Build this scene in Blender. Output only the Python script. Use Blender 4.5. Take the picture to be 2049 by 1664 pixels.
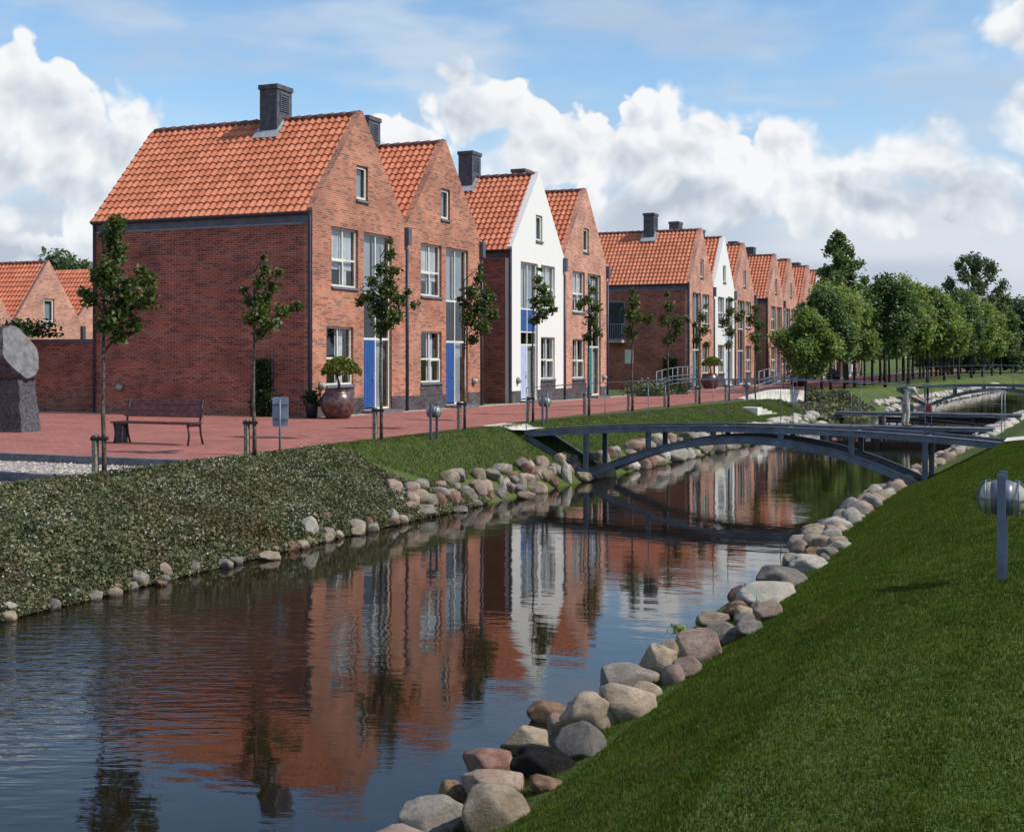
import bpy, bmesh, math, random
import numpy as np
from mathutils import Vector, Matrix, noise as mnoise

for o in list(bpy.data.objects): bpy.data.objects.remove(o)
SC = bpy.context.scene
COL = SC.collection
R = math.radians
random.seed(7); np.random.seed(7)

# ------------------------------------------------------------------ camera
TH = R(23.4); FPX = 2600.0; CX = 1024.5; HY = 714.0; CAMZ = 3.15      # water level is z = 0
cam = bpy.data.cameras.new('camera'); camo = bpy.data.objects.new('camera', cam); COL.objects.link(camo)
camo.location = (0, 0, CAMZ); camo.rotation_euler = (R(90), 0, TH)
cam.sensor_width = 36; cam.lens = FPX / 2049 * 36; cam.shift_y = -(832 - HY) / 2049
cam.clip_start = .1; cam.clip_end = 5000
SC.camera = camo
SC.view_settings.view_transform = 'Standard'; SC.view_settings.look = 'None'
SC.view_settings.exposure = 0.6; SC.view_settings.gamma = 1
SC.cycles.max_bounces = 6; SC.cycles.transparent_max_bounces = 12
SC.cycles.caustics_reflective = False; SC.cycles.caustics_refractive = False
SC.cycles.sample_clamp_indirect = 4

FW = Vector((-math.sin(TH), math.cos(TH), 0)); RT = Vector((math.cos(TH), math.sin(TH), 0))
SUNDIR = Vector((.68, .055, .73)).normalized()
sun = bpy.data.lights.new('sun', 'SUN'); suno = bpy.data.objects.new('sun', sun); COL.objects.link(suno)
sun.energy = 2.9; sun.angle = R(.6); sun.color = (1, .945, .86)
suno.rotation_euler = SUNDIR.to_track_quat('Z', 'Y').to_euler()

# ------------------------------------------------------------------ node helper
class NT:
    def __init__(s, tree): s.t = tree; s.n = tree.nodes; s.l = tree.links
    def node(s, typ, ins=None, **kw):
        nd = s.n.new(typ)
        for k, v in kw.items(): setattr(nd, k, v)
        for k, v in (ins or {}).items(): s.put(nd.inputs[k], v)
        return nd
    def put(s, sock, v):
        if isinstance(v, bpy.types.NodeSocket): s.l.new(v, sock)
        elif isinstance(v, bpy.types.Node): s.l.new(v.outputs[0], sock)
        else:
            if sock.type == 'RGBA' and hasattr(v, '__len__') and len(v) == 3: v = (*v, 1)
            sock.default_value = v
    def m(s, op, a, b=0.0, c=0.0, clamp=False):
        nd = s.n.new('ShaderNodeMath'); nd.operation = op; nd.use_clamp = clamp
        s.put(nd.inputs[0], a); s.put(nd.inputs[1], b); s.put(nd.inputs[2], c); return nd.outputs[0]
    def v(s, op, a, b=(0, 0, 0)):
        nd = s.n.new('ShaderNodeVectorMath'); nd.operation = op
        s.put(nd.inputs[0], a)
        if op == 'SCALE': s.put(nd.inputs[3], b)
        else: s.put(nd.inputs[1], b)
        return nd.outputs[1] if op in ('DOT_PRODUCT', 'LENGTH') else nd.outputs[0]
    def mix(s, f, a, b, blend='MIX'):
        nd = s.n.new('ShaderNodeMix'); nd.data_type = 'RGBA'; nd.blend_type = blend
        s.put(nd.inputs[0], f); s.put(nd.inputs[6], a); s.put(nd.inputs[7], b); return nd.outputs[2]
    def ss(s, x, lo, hi):
        nd = s.n.new('ShaderNodeMapRange'); nd.interpolation_type = 'SMOOTHSTEP'
        s.put(nd.inputs[0], x); s.put(nd.inputs[1], lo); s.put(nd.inputs[2], hi); return nd.outputs[0]
    def noise(s, vec, scale, detail=3, rough=.5, out=0, **kw):
        nd = s.node('ShaderNodeTexNoise', {'Scale': scale, 'Detail': detail, 'Roughness': rough}, **kw)
        if vec is not None: s.put(nd.inputs['Vector'], vec)
        return nd.outputs[out]
    def comb(s, x, y, z=0.0):
        nd = s.n.new('ShaderNodeCombineXYZ'); s.put(nd.inputs[0], x); s.put(nd.inputs[1], y); s.put(nd.inputs[2], z)
        return nd.outputs[0]
    def sep(s, v):
        nd = s.n.new('ShaderNodeSeparateXYZ'); s.put(nd.inputs[0], v); return nd.outputs

# ------------------------------------------------------------------ sky with clouds
def build_world():
    w = bpy.data.worlds.new('World'); SC.world = w; w.use_nodes = True
    t = NT(w.node_tree); t.n.clear()
    sky = t.node('ShaderNodeTexSky', sky_type='NISHITA', sun_disc=False)
    sky.sun_elevation = math.asin(SUNDIR.z); sky.sun_rotation = math.atan2(SUNDIR.x, SUNDIR.y)
    sky.air_density = 1.0; sky.dust_density = .6; sky.ozone_density = 2.4
    geo = t.node('ShaderNodeTexCoord').outputs['Generated']
    d = t.v('NORMALIZE', geo)
    f = t.v('DOT_PRODUCT', d, tuple(FW)); r = t.v('DOT_PRODUCT', d, tuple(RT)); z = t.sep(d)[2]
    az = t.m('ARCTAN2', r, f); el = t.m('ARCSINE', z)
    p = t.comb(az, el, 0)
    def billow(vec, scale, det):
        nd = t.node('ShaderNodeTexVoronoi', {'Vector': vec, 'Scale': scale, 'Detail': det, 'Roughness': .5, 'Lacunarity': 2.1}, feature='F1', voronoi_dimensions='2D')
        return nd.outputs['Distance']
    wob = t.node('ShaderNodeTexNoise', {'Vector': p, 'Scale': 9.0, 'Detail': 3.0}, noise_dimensions='2D').outputs['Color']
    pw = t.v('ADD', p, t.v('SCALE', t.v('SUBTRACT', wob, (.5, .5, .5)), .045))
    def density(vec):
        x, y, _ = t.sep(vec)
        best = None
        for (px, py, rx, ry) in CLOUDS:
            u = (px - CX) / FPX; a0 = math.atan(u); e0 = math.atan((HY - py) / FPX * math.cos(a0))
            dx = t.m('MULTIPLY', t.m('SUBTRACT', x, a0), FPX / rx)
            dy = t.m('MULTIPLY', t.m('SUBTRACT', y, e0), FPX / ry)
            q = t.m('SUBTRACT', 1.0, t.m('SQRT', t.m('ADD', t.m('MULTIPLY', dx, dx), t.m('MULTIPLY', dy, dy))))
            best = q if best is None else t.m('SMOOTH_MAX', best, q, .10)
        return best
    dens = density(pw)
    b1 = billow(pw, 26.0, 2.0)
    fine = t.noise(p, 60.0, 3, .6, noise_dimensions='2D')
    # clouds elsewhere round the sky, so light and reflections have them too
    away = t.m('SUBTRACT', t.noise(t.v('MULTIPLY', d, (1, 1, 2.2)), 2.6, 4, .55), .53)
    outside = t.ss(t.m('ABSOLUTE', az), .62, .85)
    high = t.ss(el, .34, .55)
    wgt = t.m('MAXIMUM', outside, t.m('MULTIPLY', high, .12)); oth = t.m('SUBTRACT', t.m('MULTIPLY', t.m('MULTIPLY', away, 4.0), wgt), t.m('MULTIPLY', t.m('SUBTRACT', 1., wgt), .9))
    dens = t.m('MAXIMUM', dens, oth)
    edge = t.m('ADD', dens, t.m('MULTIPLY', t.m('SUBTRACT', .50, b1), .62))
    edge = t.m('ADD', edge, t.m('MULTIPLY', t.m('SUBTRACT', fine, .5), .22))
    edge = t.m('MINIMUM', edge, t.m('MULTIPLY', t.m('ADD', dens, .16), 2.2))
    soft = t.ss(t.noise(p, 8.0, 2, .5, noise_dimensions='2D'), .38, .62); mask = t.ss(edge, .0, t.m('ADD', .14, t.m('MULTIPLY', soft, .55)))
    # light on the billows: compare with the density a little toward the sun
    b2 = billow(t.v('ADD', pw, (.008, .013, 0)), 26.0, 2.0)
    rel = t.m('SUBTRACT', b2, b1)
    big1 = t.noise(pw, 11.0, 2, .5, noise_dimensions='2D'); big2 = t.noise(t.v('ADD', pw, (.012, .03, 0)), 11.0, 2, .5, noise_dimensions='2D')
    rel2 = t.m('SUBTRACT', big1, big2)
    lit = t.m('ADD', .60, t.m('ADD', t.m('MULTIPLY', rel, .75), t.m('MULTIPLY', rel2, 1.25)))
    lit = t.m('ADD', lit, t.m('MULTIPLY', t.ss(edge, .75, .05), .35))
    lit = t.m('SUBTRACT', lit, t.m('MULTIPLY', t.ss(el, .135, .05), .62))
    ramp = t.node('ShaderNodeValToRGB', {'Fac': lit})
    cr = ramp.color_ramp
    cr.elements[0].position = 0; cr.elements[0].color = (.50, .56, .66, 1)
    cr.elements[1].position = .95; cr.elements[1].color = (.93, .94, .955, 1)
    e = cr.elements.new(.42); e.color = (.70, .745, .81, 1)
    ccol = ramp.outputs[0]
    # flat haze-grey stratus above the horizon, and thin veils higher up
    st = t.noise(t.v('MULTIPLY', p, (1, 3.2, 1)), 7.0, 3, .55, noise_dimensions='2D')
    veil = t.m('MULTIPLY', t.m('MULTIPLY', t.ss(st, .36, .72), .62), t.ss(el, .34, .24))
    strat = t.m('MAXIMUM', t.ss(t.m('ADD', el, t.m('MULTIPLY', t.m('SUBTRACT', st, .5), .08)), .19, .08), veil)
    stcol = t.mix(t.ss(t.noise(t.v('MULTIPLY', p, (1, 4, 1)), 5.0, 2, .5, noise_dimensions='2D'), .35, .65), (.52, .59, .70), (.70, .75, .82))
    S = .15; G = 1 / 1.516
    base = t.v('MULTIPLY', sky.outputs[0], (SKYG[0], SKYG[1], SKYG[2]))
    c0 = t.mix(strat, base, t.v('SCALE', stcol, G / S))
    c1 = t.mix(mask, c0, t.v('SCALE', ccol, G / S))
    bg = t.node('ShaderNodeBackground', {'Color': c1, 'Strength': S})
    w.cycles.sampling_method = 'MANUAL'; w.cycles.sample_map_resolution = 512
    out = t.node('ShaderNodeOutputWorld'); t.l.new(bg.outputs[0], out.inputs[0])
SKYG = (.68, .755, .765)
CLOUDS = [(20, 210, 150, 130), (-40, 330, 260, 190), (120, 330, 190, 150), (255, 235, 95, 85), (240, 330, 120, 120), (60, 520, 260, 75),
          (930, 140, 62, 50), (950, 240, 130, 100), (820, 290, 120, 60), (1060, 300, 190, 120), (1310, 215, 115, 85), (1300, 320, 260, 120),
          (1430, 290, 160, 85), (1580, 310, 150, 110), (1660, 390, 170, 110), (1380, 410, 420, 75), (1480, 330, 110, 75), (1850, 340, 160, 105), (1930, 400, 150, 90),
          (2070, 40, 150, 120), (2110, 200, 130, 130), (1760, 430, 300, 70), (1250, 455, 90, 30)]
build_world()

# ------------------------------------------------------------------ terrain
def lerp_tab(tab, v):
    xs = [a for a, _ in tab]; ys = [b for _, b in tab]
    return np.interp(v, xs, ys)
XL = [(0, -11.75), (20, -11.75), (30, -11.4), (45, -10.75), (60, -10.4), (75, -10.0), (88, -8.9), (126, -6.7), (180, -4)]
XR = [(0, -4.15), (30, -4.1), (52, -3.4), (76, -2.5), (100, 0.2), (126, 3.0), (180, 8)]
ST = [(0, 1.32), (36, 1.32), (62, 1.18), (120, 1.12), (250, 1.0)]
def ground(X, Y):
    X = np.asarray(X, float); Y = np.asarray(Y, float)
    s = lerp_tab(ST, Y); u = X - lerp_tab(XL, Y); v = X - lerp_tab(XR, Y)
    # raised bank behind the canal's end
    left = np.where(u < -2.3, s, np.where(u < -.55, s + (u + 2.3) / 1.75 * (.42 - s), np.where(u < 0, .42 * (-u / .55), np.maximum(-.7, -u * .7))))
    rt = np.interp(v, [-1, 0, 1.05, 2.6, 3.6, 5, 40], [-.7, 0, .36, 1.2, 1.38, 1.46, 1.6])
    bas = np.interp(u, [-4.02, -3.97, -.3, 0], [0, 1, 1, 0]) * np.clip((Y - 59.5) / 2, 0, 1) * np.clip((75 - Y) / 2, 0, 1)
    left = left * (1 - bas) + np.minimum(left, np.interp(u, [-4, -.3, 0], [.42, .22, 0])) * bas
    z = np.where(v > -1, np.maximum(rt, -.7), left)
    g1 = np.clip((18.68 - Y) / .05, 0, 1) * np.clip((-14.25 - X) / .05, 0, 1) * .13
    g2 = np.clip((16.70 - Y) / .05, 0, 1) * np.clip((-14.05 - X) / .05, 0, 1) * .13
    z = z - g1 - g2
    end = np.clip((Y - 150) / 6, 0, 1)
    z = z * (1 - end) + np.maximum(z, 1.0) * end
    return z
def gz(x, y): return float(ground(x, y))
def ray(px, py):
    d = FW + RT * ((px - CX) / FPX); return Vector((d.x, d.y, (HY - py) / FPX))
def hit(px, py, dz=0.0):
    """where the photo's point (px,py) meets the ground (raised by dz)"""
    d = ray(px, py); t = 3.0
    while t < 400:
        p = d * t
        if CAMZ + p.z < max(gz(p.x, p.y), 0) + dz: return Vector((p.x, p.y, max(gz(p.x, p.y), 0)))
        t += .03 if t < 60 else .1
    return None
def at(px, py, depth):
    d = ray(px, py); return Vector((d.x * depth, d.y * depth, CAMZ + d.z * depth))

# ------------------------------------------------------------------ object helpers
def tag(o, label=None, cat=None, group=None, kind=None):
    if label: o['label'] = label
    if cat: o['category'] = cat
    if group: o['group'] = group
    if kind: o['kind'] = kind
    return o
def thing(name, label, cat, loc=(0, 0, 0), rz=0, group=None):
    o = bpy.data.objects.new(name, None); COL.objects.link(o); o.location = loc; o.rotation_euler = (0, 0, rz)
    o.empty_display_size = .3
    return tag(o, label, cat, group)
def link(name, mesh, parent=None, loc=None):
    o = bpy.data.objects.new(name, mesh); COL.objects.link(o)
    if parent: o.parent = parent
    if loc is not None: o.location = loc
    return o
def copy_tree(o, parent=None):
    c = o.copy(); COL.objects.link(c); c.parent = parent
    for ch in o.children: copy_tree(ch, c)
    return c

class MB:
    def __init__(s): s.v = []; s.f = []; s.uv = {}; s.mi = []
    def quad(s, a, b, c, d, m=0):
        i = len(s.v); s.v += [tuple(a), tuple(b), tuple(c), tuple(d)]; s.f.append((i, i + 1, i + 2, i + 3)); s.mi.append(m)
    def box(s, x0, x1, y0, y1, z0, z1, m=0, bev=0):
        i = len(s.v)
        s.v += [(x, y, z) for z in (z0, z1) for y in (y0, y1) for x in (x0, x1)]
        for q in ((0, 2, 3, 1), (4, 5, 7, 6), (0, 1, 5, 4), (2, 6, 7, 3), (0, 4, 6, 2), (1, 3, 7, 5)):
            s.f.append(tuple(i + k for k in q)); s.mi.append(m)
        return s
    def obox(s, c, ax, ay, az, m=0):
        """box with centre c and half-axis vectors"""
        i = len(s.v); c = Vector(c); ax = Vector(ax); ay = Vector(ay); az = Vector(az)
        s.v += [tuple(c + ax * a + ay * b + az * d) for d in (-1, 1) for b in (-1, 1) for a in (-1, 1)]
        for q in ((0, 2, 3, 1), (4, 5, 7, 6), (0, 1, 5, 4), (2, 6, 7, 3), (0, 4, 6, 2), (1, 3, 7, 5)):
            s.f.append(tuple(i + k for k in q)); s.mi.append(m)
        return s
    def beam(s, a, b, w, h, m=0, up=(0, 0, 1)):
        a = Vector(a); b = Vector(b); d = (b - a); n = d.normalized(); side = n.cross(Vector(up)).normalized(); u = side.cross(n)
        return s.obox((a + b) / 2, d / 2, side * w / 2, u * h / 2, m)
    def tube(s, pts, rad, n=8, m=0, cap=True):
        pts = [Vector(p) for p in pts]; k = len(pts)
        if not hasattr(rad, '__len__'): rad = [rad] * k
        base = len(s.v); prev = None
        for i, p in enumerate(pts):
            d = (pts[min(i + 1, k - 1)] - pts[max(i - 1, 0)])
            d = d.normalized() if d.length > 1e-9 else Vector((0, 0, 1))
            if prev is None:
                a = d.cross(Vector((0, 0, 1)) if abs(d.z) < .9 else Vector((1, 0, 0))).normalized()
            else:
                a = prev - d * prev.dot(d); a = a.normalized() if a.length > 1e-6 else d.orthogonal().normalized()
            prev = a; b = d.cross(a)
            for j in range(n):
                t = 2 * math.pi * j / n; s.v.append(tuple(p + (a * math.cos(t) + b * math.sin(t)) * rad[i]))
        for i in range(k - 1):
            for j in range(n):
                s.f.append((base + i * n + j, base + i * n + (j + 1) % n, base + (i + 1) * n + (j + 1) % n, base + (i + 1) * n + j)); s.mi.append(m)
        if cap:
            s.f.append(tuple(base + j for j in reversed(range(n)))); s.mi.append(m)
            s.f.append(tuple(base + (k - 1) * n + j for j in range(n))); s.mi.append(m)
        return s
    def lathe(s, prof, c=(0, 0, 0), n=24, m=0, axis='z'):
        base = len(s.v)
        for (r, h) in prof:
            for j in range(n):
                t = 2 * math.pi * j / n; x, y = r * math.cos(t), r * math.sin(t)
                if axis == 'z': s.v.append((c[0] + x, c[1] + y, c[2] + h))
                elif axis == 'x': s.v.append((c[0] + h, c[1] + x, c[2] + y))
                else: s.v.append((c[0] + x, c[1] + h, c[2] + y))
        for i in range(len(prof) - 1):
            for j in range(n):
                s.f.append((base + i * n + j, base + i * n + (j + 1) % n, base + (i + 1) * n + (j + 1) % n, base + (i + 1) * n + j)); s.mi.append(m)
        return s
    def mesh(s, name, mats, smooth=False):
        me = bpy.data.meshes.new(name)
        me.from_pydata(s.v, [], s.f)
        for mt in (mats if isinstance(mats, (list, tuple)) else [mats]): me.materials.append(mt)
        me.polygons.foreach_set('material_index', s.mi)
        if smooth: me.polygons.foreach_set('use_smooth', [True] * len(s.f))
        bm = bmesh.new(); bm.from_mesh(me); bmesh.ops.recalc_face_normals(bm, faces=bm.faces); bm.to_mesh(me); bm.free()
        me.update(); return me
    def build(s, name, mats, parent=None, smooth=False, loc=None):
        return link(name, s.mesh(name, mats, smooth), parent, loc)

def np_mesh(name, V, F, mat, uv=None, smooth=False):
    """V (n,3), F (m,k) all faces of k corners"""
    me = bpy.data.meshes.new(name); n, m, k = len(V), len(F), F.shape[1]
    me.vertices.add(n); me.vertices.foreach_set('co', V.astype(np.float32).ravel())
    me.loops.add(m * k); me.loops.foreach_set('vertex_index', F.astype(np.int32).ravel())
    me.polygons.add(m); me.polygons.foreach_set('loop_start', np.arange(0, m * k, k, dtype=np.int32))
    me.polygons.foreach_set('loop_total', np.full(m, k, dtype=np.int32))
    if smooth: me.polygons.foreach_set('use_smooth', np.ones(m, dtype=bool))
    me.materials.append(mat)
    if uv is not None:
        l = me.uv_layers.new(name='UVMap'); l.data.foreach_set('uv', uv[F.ravel()].astype(np.float32).ravel())
    me.update(); me.validate(); return me

# ------------------------------------------------------------------ materials
MATS = {}
def mat(name, fn):
    if name in MATS: return MATS[name]
    m = bpy.data.materials.new(name); m.use_nodes = True; t = NT(m.node_tree)
    bs = t.n['Principled BSDF']; fn(t, bs); MATS[name] = m; return m
def pos(t): return t.node('ShaderNodeNewGeometry').outputs['Position']
def bump(t, bs, h, strength=.3, dist=.02):
    b = t.node('ShaderNodeBump', {'Strength': strength, 'Distance': dist, 'Height': h}); t.l.new(b.outputs[0], bs.inputs['Normal'])
def plain(name, col, rough=.6, var=.12, scale=6., metal=0., bmp=.0, spec=.4):
    def fn(t, bs):
        p = pos(t); n = t.noise(p, scale, 4, .6)
        c2 = tuple(max(0, c * (1 - var * 2.2)) for c in col); c1 = tuple(min(1, c * (1 + var)) for c in col)
        t.put(bs.inputs['Base Color'], t.mix(t.ss(n, .3, .7), c2, c1))
        bs.inputs['Roughness'].default_value = rough; bs.inputs['Metallic'].default_value = metal
        bs.inputs['Specular IOR Level'].default_value = spec
        if bmp: bump(t, bs, t.noise(p, scale * 6, 4, .6), bmp, .01)
    return mat(name, fn)
def brick_fn(c1, c2, c3, mortar, w=.24, h=.070):
    def fn(t, bs):
        g = t.node('ShaderNodeNewGeometry'); P = t.sep(g.outputs['Position']); Nn = t.sep(g.outputs['True Normal'])
        sel = t.m('GREATER_THAN', t.m('ABSOLUTE', Nn[0]), .6)
        u = t.m('ADD', t.m('MULTIPLY', P[1], sel), t.m('MULTIPLY', P[0], t.m('SUBTRACT', 1., sel)))
        uv = t.comb(u, P[2], 0)
        br = t.node('ShaderNodeTexBrick', {'Vector': uv, 'Color1': c1, 'Color2': c2, 'Mortar': mortar, 'Scale': 1., 'Mortar Size': .0075, 'Mortar Smooth': .4,
                    'Bias': 0., 'Brick Width': w, 'Row Height': h})
        # brick-by-brick tone
        row = t.m('FLOOR', t.m('DIVIDE', P[2], h)); colm = t.m('FLOOR', t.m('DIVIDE', t.m('ADD', u, t.m('MULTIPLY', row, w / 2)), w))
        wn = t.node('ShaderNodeTexWhiteNoise', {'Vector': t.comb(colm, row, 0)}, noise_dimensions='3D').outputs[0]
        dark = t.m('GREATER_THAN', wn, .80)
        c = t.mix(t.m('MULTIPLY', dark, t.m('SUBTRACT', 1., br.outputs['Fac'])), br.outputs['Color'], c3)
        big = t.noise(uv, .9, 5, .6); c = t.mix(1., c, t.mix(t.ss(big, .25, .75), (.66, .64, .66), (1.18, 1.14, 1.12)), 'MULTIPLY')
        stn = t.noise(t.v('MULTIPLY', uv, (2.2, .28, 1)), 1.0, 4, .65); c = t.mix(t.m('MULTIPLY', t.ss(stn, .55, .75), .10), c, (.10, .065, .06))
        bd = t.noise(t.v('MULTIPLY', uv, (1.2, 9, 1)), 1.2, 4, .6); c = t.mix(.6, c, t.mix(t.ss(bd, .35, .65), (.78, .76, .78), (1.08, 1.08, 1.06)), 'MULTIPLY')
        # pale lime bloom here and there
        bl = t.m('MULTIPLY', t.ss(t.noise(uv, .55, 6, .7), .60, .78), .18); c = t.mix(bl, c, (.42, .33, .31))
        t.put(bs.inputs['Base Color'], c); bs.inputs['Roughness'].default_value = .85; bs.inputs['Specular IOR Level'].default_value = .2
        bump(t, bs, t.m('SUBTRACT', 1., br.outputs['Fac']), .6, .008)
    return fn
M_BRICK = mat('red brick', brick_fn((.38, .118, .070), (.29, .084, .056), (.17, .055, .045), (.46, .33, .26)))
M_BRICKO = mat('orange brick', brick_fn((.47, .20, .125), (.385, .152, .096), (.25, .105, .075), (.50, .37, .28)))
M_BRICKY = mat('buff brick', brick_fn((.57, .28, .19), (.50, .235, .155), (.38, .18, .13), (.55, .44, .37)))
M_BRICKD = mat('dark plinth brick', brick_fn((.10, .085, .088), (.075, .064, .068), (.05, .044, .05), (.13, .12, .12)))
def fn_render(t, bs):
    p = pos(t); P = t.sep(p)
    st = t.noise(t.v('MULTIPLY', p, (1, 3, .35)), 1.6, 5, .6)
    t.put(bs.inputs['Base Color'], t.mix(t.m('MULTIPLY', t.ss(st, .45, .8), .16), (.69, .68, .645), (.58, .57, .53))); bs.inputs['Roughness'].default_value = .8
    bump(t, bs, t.noise(p, 40, 4, .6), .15, .006)
M_WHITE = mat('white render', fn_render)
def fn_tile(t, bs):
    uv = t.node('ShaderNodeTexCoord').outputs['UV']; U = t.sep(uv)
    cell = t.comb(t.m('FLOOR', U[0]), t.m('FLOOR', U[1]), 0)
    info = t.node('ShaderNodeObjectInfo').outputs['Random']
    wn = t.node('ShaderNodeTexWhiteNoise', {'Vector': t.v('ADD', cell, t.comb(info, info, info))}, noise_dimensions='3D').outputs[0]
    c = t.mix(wn, (.47, .150, .075), (.60, .215, .115))
    n = t.noise(pos(t), 1.6, 5, .65); c = t.mix(.8, c, t.mix(t.ss(n, .3, .7), (.84, .80, .80), (1.08, 1.06, 1.04)), 'MULTIPLY')
    grime = t.m('MULTIPLY', t.ss(t.noise(pos(t), 9, 5, .7), .56, .74), .35); c = t.mix(grime, c, (.22, .12, .085))
    t.put(bs.inputs['Base Color'], c); bs.inputs['Roughness'].default_value = .62; bs.inputs['Specular IOR Level'].default_value = .3
    bump(t, bs, t.noise(pos(t), 60, 3, .6), .1, .004)
M_TILE = mat('clay pantile', fn_tile)
M_RIDGE = plain('ridge tile', (.20, .085, .065), .7, .3, 9, bmp=.2)
M_ZINC = plain('zinc sheet', (.105, .115, .145), .5, .12, 3, .25)
M_GUTTER = plain('gutter grey', (.06, .068, .10), .45, .1, 4, .1)
M_CHIM = plain('slate chimney', (.085, .087, .10), .65, .2, 5, bmp=.1)
M_LEAD = plain('lead flashing', (.42, .44, .46), .5, .12, 6, .3)
M_FRAME = plain('white frame paint', (.66, .645, .57), .45, .05, 5)
M_REVEAL = plain('cream frame paint', (.70, .64, .46), .5, .05, 5)
M_SILL = plain('slate sill', (.13, .14, .16), .55, .12, 6)
M_BLUE = plain('blue door paint', (.020, .078, .26), .4, .06, 3)
M_TEAL = plain('teal door paint', (.04, .19, .20), .4, .06, 3)
M_PALE = plain('pale blue panel', (.42, .50, .68), .4, .05, 3)
M_CURT = plain('curtain cloth', (.50, .52, .53), .9, .08, 3)
M_BLIND = plain('grey blind', (.27, .30, .325), .9, .06, 1.4)
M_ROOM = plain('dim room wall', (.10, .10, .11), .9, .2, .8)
M_STEEL = plain('bridge steel paint', (.145, .170, .21), .45, .16, 3.5, .15, bmp=.05)
M_RAIL = plain('galvanised rail', (.20, .225, .27), .45, .1, 8, .35)
M_CONC = plain('concrete', (.42, .40, .36), .85, .14, 3, bmp=.2)
M_DECK = plain('weathered deck board', (.16, .15, .145), .85, .2, 6, bmp=.2)
M_KERB = plain('kerb concrete', (.15, .15, .165), .85, .16, 5, bmp=.2)
M_WHITECONC = plain('pale concrete', (.66, .62, .54), .85, .12, 2, bmp=.15)
M_BENCH = plain('red-brown bench slats', (.105, .032, .036), .55, .25, 12, bmp=.1)
M_IRON = plain('dark bench iron', (.045, .028, .034), .5, .15, 8)
M_STAKE = plain('weathered stake wood', (.30, .255, .185), .85, .25, 14, bmp=.3)
M_BARK = plain('grey-brown bark', (.105, .085, .065), .9, .35, 14, bmp=.4)
M_DBARK = plain('dark bark', (.045, .036, .03), .9, .3, 9, bmp=.3)
M_RUBBER = plain('black rubber tie', (.012, .012, .013), .7)
M_LAMP = plain('lamp housing grey', (.14, .15, .19), .4, .1, 5, .3)
M_LAMPD = plain('lamp post grey', (.15, .17, .235), .5, .12, 4, .2)
M_GLOBE = plain('milky lamp glass', (.34, .32, .25), .12, .05, 4, spec=.9)
M_SIGN = plain('sign back aluminium', (.30, .34, .41), .45, .06, 4, .4)
M_POT = plain('brown glazed pot', (.115, .055, .05), .32, .35, 7, spec=.6)
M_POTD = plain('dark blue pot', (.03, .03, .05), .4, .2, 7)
M_DARKPANE = plain('dark door glass', (.012, .03, .04), .25, .3, 2, spec=.25)
M_SOIL = plain('soil', (.05, .038, .03), .95, .3, 20)
M_GRANITE = plain('dark granite', (.085, .078, .09), .8, .28, 16, bmp=.4)
M_STONELIT = plain('sunlit side of head stone', (.155, .15, .15), .75, .2, 5, bmp=.25)  # sunlight on the sculpture head's right side, put into its colour
M_STONESHADE = plain('shaded side of head stone', (.085, .068, .075), .85, .3, 9, bmp=.5)  # darker rest of the head, its shade put into the colour
def fn_glass(t, bs):
    t.n.remove(bs)
    fc = t.node('ShaderNodeLayerWeight', {'Blend': .5}).outputs['Facing']; fr = t.m('ADD', .08, t.m('MULTIPLY', t.m('POWER', fc, 4.), .9))
    gl = t.node('ShaderNodeBsdfGlossy', {'Color': (.95, .97, 1), 'Roughness': .015})
    p = pos(t); b = t.node('ShaderNodeBump', {'Strength': .10, 'Distance': .02, 'Height': t.noise(p, 1.1, 2)}); t.l.new(b.outputs[0], gl.inputs['Normal'])
    tr = t.node('ShaderNodeBsdfTransparent', {'Color': (.92, .95, .96)})
    mx = t.node('ShaderNodeMixShader', {0: fr, 1: tr, 2: gl}); t.l.new(mx.outputs[0], t.n['Material Output'].inputs[0])
M_GLASS = mat('window glass', fn_glass)
def fn_lawn(t, bs):
    p = pos(t)
    a = t.noise(p, .55, 5, .6); b = t.noise(p, 7, 5, .7); c3 = t.noise(p, 45, 3, .7)
    c = t.mix(t.ss(a, .35, .7), (.072, .115, .028), (.115, .145, .046))
    c = t.mix(t.m('MULTIPLY', t.ss(b, .45, .8), .5), c, (.105, .10, .040))
    c = t.mix(t.ss(c3, .2, .8), t.mix(1, c, (.55, .6, .55), 'MULTIPLY'), t.mix(1, c, (1.35, 1.3, 1.3), 'MULTIPLY'))
    P = t.sep(p)
    dry = t.m('MULTIPLY', t.ss(t.noise(t.v('MULTIPLY', p, (1, .5, 1)), 1.0, 5, .7), .50, .66), t.ss(P[0], -12.0, -12.6))
    dry = t.m('MULTIPLY', dry, t.m('MULTIPLY', t.ss(P[1], 30, 27), t.ss(P[2], 1.25, 1.0)))
    c = t.mix(t.m('MULTIPLY', dry, .7), c, (.13, .095, .06))
    t.put(bs.inputs['Base Color'], c); bs.inputs['Roughness'].default_value = .95; bs.inputs['Specular IOR Level'].default_value = .1
    bump(t, bs, t.m('ADD', c3, t.m('MULTIPLY', b, 1.5)), .8, .04)
M_LAWN = mat('lawn', fn_lawn)
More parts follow.
